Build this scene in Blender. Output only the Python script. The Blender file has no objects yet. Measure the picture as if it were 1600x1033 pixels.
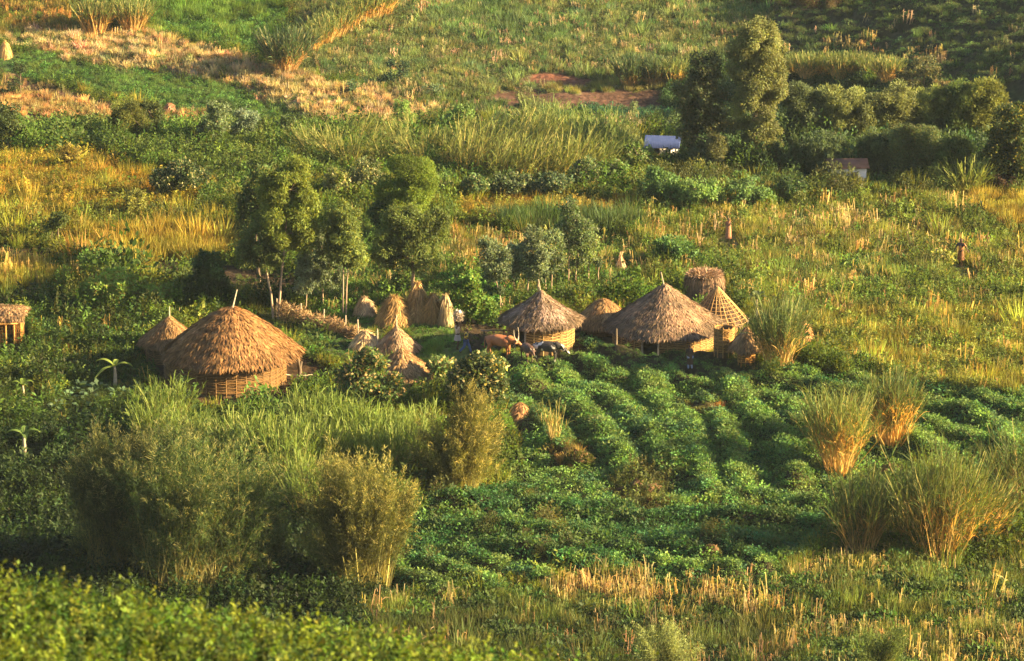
import bpy, math, random
import numpy as np
from mathutils import Vector
R = np.random.default_rng(7)
random.seed(7)
scene = bpy.context.scene
COL = scene.collection
# ------------------------------------------------------------------ camera
PITCH = math.radians(15.0)
CAMZ = 67.0
F = 6515.0                                   # focal length in pixels of the 1600-wide photograph
cP, sP = math.cos(PITCH), math.sin(PITCH)
FOG = 0.0

def smooth(a, b, t):
    t = np.clip((t - a) / (b - a), 0, 1)
    return t * t * (3 - 2 * t)

# ------------------------------------------------------------------ terrain
_py = np.array([-3000, -400, -60, 0, 18, 40, 52, 62, 71, 80, 100, 130, 160, 186, 200, 240, 262, 283, 300, 325, 345, 360, 400, 450, 600, 1000, 3000.])
_pz = np.array([90, 90, 70, 65.3, 57.5, 49.3, 47.1, 45.1, 42.9, 36, 26, 14.5, 5, -.9, -.3, 0, .6, 2.2, 1.5, -5, -10.5, -11, -5, 6, 34, 55, 70.])
_ty = np.arange(-3000, 3001, 1.0)
_tz = np.interp(_ty, _py, _pz)
_k = np.exp(-0.5 * (np.arange(-12, 13) / 4.0) ** 2); _k /= _k.sum()
_tz = np.convolve(np.pad(_tz, 12, mode='edge'), _k, mode='valid')
_ph = R.uniform(0, 6.28, (14, 2)); _fr = R.uniform(.035, .16, 14); _an = R.uniform(0, 3.14, 14)

def lump(x, y, k0=0, k1=14, s=1.0):
    z = 0
    for k in range(k0, k1):
        z = z + np.sin((x * math.cos(_an[k]) + y * math.sin(_an[k])) * _fr[k] * 6.28 * s + _ph[k, 0])
    return z / math.sqrt(k1 - k0)

def H0(x, y):
    x = np.asarray(x, float); y = np.asarray(y, float)
    z = np.interp(y, _ty, _tz)
    near = smooth(130, 95, y)
    z = z - near * smooth(30, 62, y) * 0.16 * np.clip(x + 7, -30, 30)
    z = z + 0.16 * lump(x, y) * smooth(150, 200, y) * smooth(1500, 500, y)
    z = z + .34 * (np.logaddexp(0, (x - 22) / 4.0) * 4.0 - np.logaddexp(0, (x - 85) / 6.0) * 6.0) * smooth(325, 352, y) * smooth(700, 430, y)  # right of the back hill raised, shaped to turn from the sun and dim
    return z

def ray(px, py):
    u = (px - 800.0) / F; v = (516.5 - py) / F
    return np.array([u, cP + v * sP, -sP + v * cP])

def hit(px, py, Hf=H0, tmin=150.0):
    d = ray(px, py)
    t = np.arange(tmin, 900, 0.25)
    P = np.array([0, 0, CAMZ]) + t[:, None] * d
    b = P[:, 2] < Hf(P[:, 0], P[:, 1])
    k = int(np.argmax(b)) if b.any() else len(t) - 1
    return float(P[k, 0]), float(P[k, 1])

def project(x, y, z):
    zc = z - CAMZ
    w = y * cP - zc * sP
    up = y * sP + zc * cP
    return 800 + F * x / w, 516.5 - F * up / w

def scale_at(x, y, z):
    return F / (y * cP - (z - CAMZ) * sP)      # px per metre

# ridges of the sweet-potato beds, terraces of the far field
def PL(s):
    return [tuple(map(float, q.split(','))) for q in s.split()]
RIDGES = [(PL(s), h, w) for s, h, w in [
    ('780,566 820,566 870,560 915,550', .5, .6),
    ('1067,659 1082,689 1087,721 1099,753 1110,785', .75, .72),
    ('1101,644 1129,678 1143,702 1150,740 1155,775', .75, .72),
    ('1146,618 1172,652 1198,676 1222,696 1238,730 1245,765', .75, .72),
    ('1195,629 1242,651 1262,680 1280,720', .6, .7),
    ('1170,597 1230,606 1290,618 1350,625 1400,640', .6, .7),
    ('1095,562 1150,574 1210,588 1262,600', .6, .7),
    ('1060,580 1110,592 1160,606', .6, .7),
    ('1240,575 1300,592 1350,606 1400,615', .6, .7),
    ('1030,560 1080,575 1130,590', .5, .6),
    ('880,537 940,556 1000,574 1050,590 1090,614', .7, .8),
    ('830,550 880,566 930,585 965,602', .7, .8),
    ('800,560 822,585 838,615', .65, .7),
    ('855,582 890,604 925,628', .65, .7),
    ('960,560 1010,590 1030,620', .5, .7),
    ('935,618 985,650 1025,690 1045,735', .6, .8),
    ('880,628 925,668 962,708 985,750', .6, .8),
    ('825,650 865,690 895,730', .6, .8),
    ('1010,612 1040,650 1056,700 1062,745', .6, .75),
    ('1080,795 1150,787 1220,792 1275,798', .6, .8),
    ('830,800 900,808 980,805 1060,800', .6, .8),
    ('640,800 720,795 800,802', .6, .8),
    ('1000,822 1100,817 1200,822 1290,832', .55, .8),
    ('700,832 800,836 900,840', .5, .8),
    ('610,905 650,920 690,937', .7, .62),
    ('660,893 720,912 775,932', .7, .62),
    ('730,888 800,905 850,922', .7, .62),
    ('1040,860 1100,885 1145,905', .65, .62),
    ('1100,855 1160,880 1195,900', .65, .62),
    ('1155,848 1200,865 1245,885', .5, .6),
    ('980,870 1040,890 1085,905', .5, .6),
    ('900,872 960,892', .5, .6),
    ('820,868 880,885 930,896', .5, .6),
    ('1440,613 1500,618 1560,626 1620,642', .6, .7),
    ('1430,640 1480,650 1530,666 1570,690 1582,722', .7, .8),
    ('1425,664 1462,676 1500,684 1530,702', .6, .7),
    ('1405,688 1440,700 1462,722', .7, .8),
    ('1530,632 1570,646 1620,662', .5, .7),
    ('1215,-6 1400,-2 1620,6', .9, .62),
    ('1215,7 1400,11 1620,19', .9, .62),
    ('1215,20 1400,24 1620,32', .9, .62),
    ('1215,33 1400,37 1620,45', .9, .62),
    ('1215,46 1400,50 1620,58', .9, .62),
    ('1215,59 1400,63 1620,71', .9, .62),
    ('1215,72 1400,76 1620,84', .9, .62),
    ('1215,85 1400,89 1620,97', .9, .62),
    ('1215,98 1400,102 1620,110', .9, .62),
    ('1215,111 1400,115 1620,123', .9, .62),
    ('1215,124 1400,128 1620,136', .9, .62),
    ('1215,137 1400,141 1620,149', .9, .62),
    ('300,95 370,118 420,150', .5, .8), ('345,95 420,130 455,165', .5, .8), ('400,105 460,145 490,190', .5, .8),
    ('440,115 500,155 525,200', .5, .8), ('485,125 540,170 560,205', .5, .8), ('530,140 580,180 600,205', .5, .8),
    ('150,85 230,100 300,118', .5, .8), ('110,68 200,80 270,95', .5, .8),
]]
_seg = []
for pl, h, w in RIDGES:
    q = [hit(a, b) for a, b in pl]
    for (x0, y0), (x1, y1) in zip(q[:-1], q[1:]):
        _seg.append((x0, y0, x1, y1, h, w * (1.35 if y0 > 330 else 1)))

def bump(x, y):
    x = np.asarray(x, float); y = np.asarray(y, float)
    out = np.zeros(np.broadcast(x, y).shape)
    wob = (1 + .30 * lump(x, y, 3, 12, 3.4) + .12 * lump(y, x, 6, 14, 6)).clip(.25, 1.7)
    for x0, y0, x1, y1, h, w in _seg:
        m = (np.abs(x - (x0 + x1) / 2) < abs(x1 - x0) / 2 + 4) & (np.abs(y - (y0 + y1) / 2) < abs(y1 - y0) / 2 + 4)
        if not m.any(): continue
        xa, ya = (x[m], y[m]) if x.ndim else (x, y)
        dx, dy = x1 - x0, y1 - y0
        t = np.clip(((xa - x0) * dx + (ya - y0) * dy) / (dx * dx + dy * dy + 1e-9), 0, 1)
        d2 = (xa - x0 - t * dx) ** 2 + (ya - y0 - t * dy) ** 2
        b = h * np.exp(-(d2 / w ** 2) ** 1.3)
        if x.ndim: out[m] = np.maximum(out[m], b)
        else: out = np.maximum(out, b)
    return out * wob

def H(x, y):
    return H0(x, y) + bump(x, y)

def H1(x, y):
    return float(H(np.array([x]), np.array([y]))[0])

def at(px, py, sink=0.0):
    x, y = hit(px, py, H)
    return Vector((x, y, H1(x, y) - sink))

# ------------------------------------------------------------------ materials
def new_mat(name):
    m = bpy.data.materials.new(name); m.use_nodes = True
    nt = m.node_tree; nt.nodes.clear()
    return m, nt
def N(nt, t, **k):
    n = nt.nodes.new(t)
    for a, b in k.items(): setattr(n, a, b)
    return n
def mixrgb(nt, typ, a, b, fac=1.0):
    n = N(nt, 'ShaderNodeMix', data_type='RGBA', blend_type=typ)
    n.inputs['Factor'].default_value = fac
    for s, v in (('A', a), ('B', b)):
        i = [q for q in n.inputs if q.name == s and q.type == 'RGBA'][0]
        if isinstance(v, (tuple, list)): i.default_value = (*v, 1)
        else: nt.links.new(v, i)
    return [q for q in n.outputs if q.type == 'RGBA'][0]

def leaf_mat(name, inst=False, transl=.45, rough=.65, noise=.35, nscale=.35, spec=.25):
    m, nt = new_mat(name)
    at_ = N(nt, 'ShaderNodeAttribute', attribute_name='Col')
    col = at_.outputs['Color']
    if inst:
        a2 = N(nt, 'ShaderNodeAttribute', attribute_name='tint', attribute_type='INSTANCER')
        col = mixrgb(nt, 'MULTIPLY', col, a2.outputs['Color'])
    g = N(nt, 'ShaderNodeNewGeometry')
    no = N(nt, 'ShaderNodeTexNoise'); no.inputs['Scale'].default_value = nscale; no.inputs['Detail'].default_value = 3
    nt.links.new(g.outputs['Position'], no.inputs['Vector'])
    mr = N(nt, 'ShaderNodeMapRange'); mr.inputs['From Min'].default_value = .3; mr.inputs['From Max'].default_value = .7
    mr.inputs['To Min'].default_value = 1 - noise; mr.inputs['To Max'].default_value = 1 + noise
    nt.links.new(no.outputs['Fac'], mr.inputs['Value'])
    v = N(nt, 'ShaderNodeCombineXYZ')
    for k in range(3): nt.links.new(mr.outputs[0], v.inputs[k])
    col = mixrgb(nt, 'MULTIPLY', col, v.outputs[0])
    p = N(nt, 'ShaderNodeBsdfPrincipled')
    p.inputs['Roughness'].default_value = rough
    p.inputs['Specular IOR Level'].default_value = spec
    nt.links.new(col, p.inputs['Base Color'])
    tr = N(nt, 'ShaderNodeBsdfTranslucent')
    c2 = mixrgb(nt, 'MULTIPLY', col, (1.25, 1.15, .6))
    nt.links.new(c2, tr.inputs['Color'])
    ms = N(nt, 'ShaderNodeMixShader'); ms.inputs[0].default_value = transl
    nt.links.new(p.outputs[0], ms.inputs[1]); nt.links.new(tr.outputs[0], ms.inputs[2])
    o = N(nt, 'ShaderNodeOutputMaterial'); nt.links.new(ms.outputs[0], o.inputs[0])
    return m

def solid_mat(name, c, c2=None, scale=6, rough=.8, bumpy=0, spec=.2, stretch=(1, 1, 1), attr=False):
    m, nt = new_mat(name)
    tc = N(nt, 'ShaderNodeTexCoord'); mp = N(nt, 'ShaderNodeMapping'); mp.inputs['Scale'].default_value = stretch
    nt.links.new(tc.outputs['Object'], mp.inputs['Vector'])
    no = N(nt, 'ShaderNodeTexNoise'); no.inputs['Scale'].default_value = scale; no.inputs['Detail'].default_value = 5
    nt.links.new(mp.outputs[0], no.inputs['Vector'])
    cr = N(nt, 'ShaderNodeValToRGB'); cr.color_ramp.elements[0].position = .33; cr.color_ramp.elements[1].position = .67
    cr.color_ramp.elements[0].color = (*c, 1); cr.color_ramp.elements[1].color = (*(c2 or c), 1)
    nt.links.new(no.outputs['Fac'], cr.inputs[0])
    col = cr.outputs[0]
    if attr:
        a = N(nt, 'ShaderNodeAttribute', attribute_name='Col')
        col = mixrgb(nt, 'MULTIPLY', col, a.outputs['Color'])
    p = N(nt, 'ShaderNodeBsdfPrincipled'); p.inputs['Roughness'].default_value = rough
    p.inputs['Specular IOR Level'].default_value = spec
    nt.links.new(col, p.inputs['Base Color'])
    if bumpy:
        b = N(nt, 'ShaderNodeBump'); b.inputs['Strength'].default_value = bumpy; b.inputs['Distance'].default_value = .05
        nt.links.new(no.outputs['Fac'], b.inputs['Height']); nt.links.new(b.outputs[0], p.inputs['Normal'])
    o = N(nt, 'ShaderNodeOutputMaterial'); nt.links.new(p.outputs[0], o.inputs[0])
    return m

M = {}
M['leaf'] = leaf_mat('foliage')
M['leaf_inst'] = leaf_mat('ground_foliage', inst=True, transl=.42, nscale=.22, noise=.3)
M['straw'] = leaf_mat('dry_straw', transl=.12, rough=.7, noise=.22, nscale=1.2)
M['bark'] = solid_mat('pale_bark', (.26, .17, .11), (.42, .29, .19), 5, .85, .4, stretch=(1, 1, .3))
M['dark_bark'] = solid_mat('dark_bark', (.10, .07, .045), (.17, .12, .08), 5, .9, .5, stretch=(1, 1, .3))
M['pole'] = solid_mat('weathered_pole', (.32, .24, .16), (.45, .35, .24), 9, .8)
M['mud'] = solid_mat('dark_mud_daub', (.10, .06, .03), (.16, .10, .05), 5, .95, .5)
M['cane'] = solid_mat('woven_cane', (.27, .16, .06), (.52, .34, .16), 14, .7, .2, attr=True)
M['black'] = solid_mat('unlit_opening', (.012, .009, .006), (.02, .015, .01), 4, 1)  # near-black colour painting the unlit inside of the house windows
M['skin'] = solid_mat('brown_skin', (.09, .045, .025), (.11, .055, .03), 8, .55)
M['hair'] = solid_mat('black_hair', (.012, .01, .009), (.02, .016, .013), 20, .8)
M['horn'] = solid_mat('pale_horn', (.42, .33, .22), (.5, .4, .28), 8, .5)

# ------------------------------------------------------------------ mesh helpers
def arr_mesh(name, V, Q, C=None, mat=None, T=None, smooth_=False):
    V = np.asarray(V, np.float32).reshape(-1, 3)
    Q = np.zeros((0, 4), int) if Q is None else np.asarray(Q, np.int32).reshape(-1, 4)
    T = np.zeros((0, 3), int) if T is None else np.asarray(T, np.int32).reshape(-1, 3)
    me = bpy.data.meshes.new(name)
    me.vertices.add(len(V)); me.vertices.foreach_set('co', V.ravel())
    nl = Q.size + T.size
    me.loops.add(nl); me.polygons.add(len(Q) + len(T))
    me.loops.foreach_set('vertex_index', np.concatenate([Q.ravel(), T.ravel()]).astype(np.int32))
    st = np.concatenate([np.arange(len(Q)) * 4, len(Q) * 4 + np.arange(len(T)) * 3]).astype(np.int32)
    me.polygons.foreach_set('loop_start', st)
    if smooth_: me.polygons.foreach_set('use_smooth', np.ones(len(st), bool))
    if C is not None:
        C = np.asarray(C, np.float32)
        if C.shape[1] == 3: C = np.hstack([C, np.ones((len(C), 1), np.float32)])
        a = me.attributes.new('Col', 'FLOAT_COLOR', 'POINT'); a.data.foreach_set('color', C.ravel())
    me.update(calc_edges=True)
    if mat: me.materials.append(mat)
    return me

class G:
    """collects quads with colours"""
    def __init__(s): s.V = []; s.Q = []; s.C = []; s.n = 0
    def add(s, V, Q, C):
        V = np.asarray(V, float).reshape(-1, 3); Q = np.asarray(Q).reshape(-1, 4)
        C = np.asarray(C, float)
        if C.ndim == 1: C = np.tile(C, (len(V), 1))
        s.V.append(V); s.Q.append(Q + s.n); s.C.append(C); s.n += len(V)
    def leaves(s, P, A, Nn, L, W, C):
        """P base (n,3); A axis; Nn normal; L, W (n,); C (n,3)"""
        n = len(P); A = unit(A); S = unit(np.cross(A, Nn)); L = np.broadcast_to(L, n)[:, None]; W = np.broadcast_to(W, n)[:, None]
        U = unit(np.cross(S, A))
        V = np.stack([P, P + A * L * .45 + S * W * .5 + U * L * .06, P + A * L, P + A * L * .45 - S * W * .5 + U * L * .06], 1)
        Q = np.arange(4 * n).reshape(n, 4)
        s.add(V, Q, np.repeat(np.broadcast_to(C, (n, 3)), 4, 0))
    def blades(s, P, A, L, W, C, k=3, droop=.5, C2=None, taper=True):
        """curved ribbons from P along A, bending down"""
        n = len(P); A = unit(A); L = np.broadcast_to(L, n); W = np.broadcast_to(W, n); droop = np.broadcast_to(droop, n)
        S = unit(np.cross(A, R.normal(size=(n, 3))))
        pts = [np.array(P, float)]; d = A.copy()
        for i in range(k):
            pts.append(pts[-1] + d * (L / k)[:, None])
            d = unit(d + np.array([0, 0, -1.0]) * (droop / k * (1 + .6 * i))[:, None])
        V = []; Cc = []
        C = np.broadcast_to(C, (n, 3)); C2 = C if C2 is None else np.broadcast_to(C2, (n, 3))
        for i, p in enumerate(pts):
            w = W * ((1 - (i / k) ** 2 * .9) if taper else 1) * .5
            V += [p + S * w[:, None], p - S * w[:, None]]
            f = i / k; c = C * (1 - f) + C2 * f; Cc += [c, c]
        V = np.stack(V, 1); Cc = np.stack(Cc, 1)
        m = 2 * (k + 1); b = (np.arange(n) * m)[:, None, None]
        q = np.array([[2 * i, 2 * i + 1, 2 * i + 3, 2 * i + 2] for i in range(k)])[None]
        s.add(V, b + q, Cc.reshape(-1, 3))
    def tube(s, pts, rad, sides=6, C=(1, 1, 1), closed=False):
        pts = np.asarray(pts, float); k = len(pts); rad = np.broadcast_to(rad, k)
        if closed: T = np.roll(pts, -1, 0) - np.roll(pts, 1, 0)
        else: T = np.gradient(pts, axis=0)
        T = unit(T); ref = np.array([0, 0, 1.]) if abs(T[:, 2]).mean() < .8 else np.array([1., 0, 0])
        A = unit(np.cross(T, ref)); B = np.cross(T, A)
        an = np.arange(sides) * 2 * math.pi / sides
        V = pts[:, None] + (A[:, None] * np.cos(an)[None, :, None] + B[:, None] * np.sin(an)[None, :, None]) * rad[:, None, None]
        Q = []
        for i in range(k if closed else k - 1):
            j = (i + 1) % k
            for a in range(sides):
                b = (a + 1) % sides
                Q.append([i * sides + a, i * sides + b, j * sides + b, j * sides + a])
        if not closed:
            for i in (0, k - 1):
                if sides >= 4:
                    for a in range(1, sides - 2, 2): Q.append([i * sides, i * sides + a, i * sides + a + 1, i * sides + a + 2])
        s.add(V, Q, np.array(C, float))
    def box(s, c, h, C=(1, 1, 1), rz=0):
        v = np.array([[x, y, z] for x in (-1, 1) for y in (-1, 1) for z in (-1, 1)], float) * np.array(h)
        cz, sz = math.cos(rz), math.sin(rz)
        v = np.stack([v[:, 0] * cz - v[:, 1] * sz, v[:, 0] * sz + v[:, 1] * cz, v[:, 2]], 1) + np.array(c)
        s.add(v, [[0, 1, 3, 2], [4, 6, 7, 5], [0, 4, 5, 1], [2, 3, 7, 6], [0, 2, 6, 4], [1, 5, 7, 3]], np.array(C, float))
    def mesh(s, name, mat, smooth_=False):
        return arr_mesh(name, np.concatenate(s.V), np.concatenate(s.Q), np.concatenate(s.C), mat, smooth_=smooth_)
    def obj(s, name, mat, parent=None, smooth_=False):
        return link(name, s.mesh(name, mat, smooth_), parent)

def unit(a):
    a = np.asarray(a, float); return a / (np.linalg.norm(a, axis=-1, keepdims=True) + 1e-9)
def rdir(n): return unit(R.normal(size=(n, 3)))
def vary(c, n, a=.25, hue=.08):
    c = np.asarray(c, float)
    return np.clip(c[None] * (1 + R.uniform(-a, a, (n, 1))) * (1 + R.uniform(-hue, hue, (n, 3))), 0.002, 1)

def link(name, data, parent=None):
    o = bpy.data.objects.new(name, data); COL.objects.link(o)
    if parent is not None: o.parent = parent
    return o
def thing(name, label, cat, loc, rz=0, group=None):
    o = link(name, None); o.location = loc; o.rotation_euler = (0, 0, rz); o.empty_display_size = .3
    return tag(o, label, cat, group)
def tag(o, label, cat, group=None):
    o['label'] = label; o['category'] = cat
    if group: o['group'] = group
    return o
def dup(root, loc, rz, label, sc=1.0, group=None):
    r = root.copy(); COL.objects.link(r); r.location = loc; r.rotation_euler = (0, 0, rz); r.scale = (sc,) * 3
    r['label'] = label
    if group: r['group'] = group
    for ch in root.children:
        c = ch.copy(); COL.objects.link(c); c.parent = r
        for g in ch.children:
            d = g.copy(); COL.objects.link(d); d.parent = c
    return r
# ------------------------------------------------------------------ field zones (outlines read off the photograph, then laid on the terrain)
def inpoly(px, py, poly):
    out = np.zeros(px.shape, bool)
    n = len(poly)
    for i in range(n):
        x0, y0 = poly[i]; x1, y1 = poly[(i + 1) % n]
        c = ((y0 > py) != (y1 > py))
        with np.errstate(divide='ignore', invalid='ignore'):
            xx = (x1 - x0) * (py - y0) / (y1 - y0) + x0
        out ^= c & (px < xx)
    return out

SOIL = (.07, .04, .02); DKSOIL = (.035, .022, .012); REDSOIL = (.11, .048, .03)
GRN = (.13, .185, .022); DGRN = (.08, .125, .022); YGRN = (.22, .225, .028); POT = (.14, .24, .06)
TAN = (.36, .27, .12); PTAN = (.45, .335, .20); GOLD = (.42, .26, .04); YEL = (.26, .24, .035); BGRN = (.085, .15, .05)
OLV = (.10, .125, .03); LIM = (.16, .26, .035)
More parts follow.
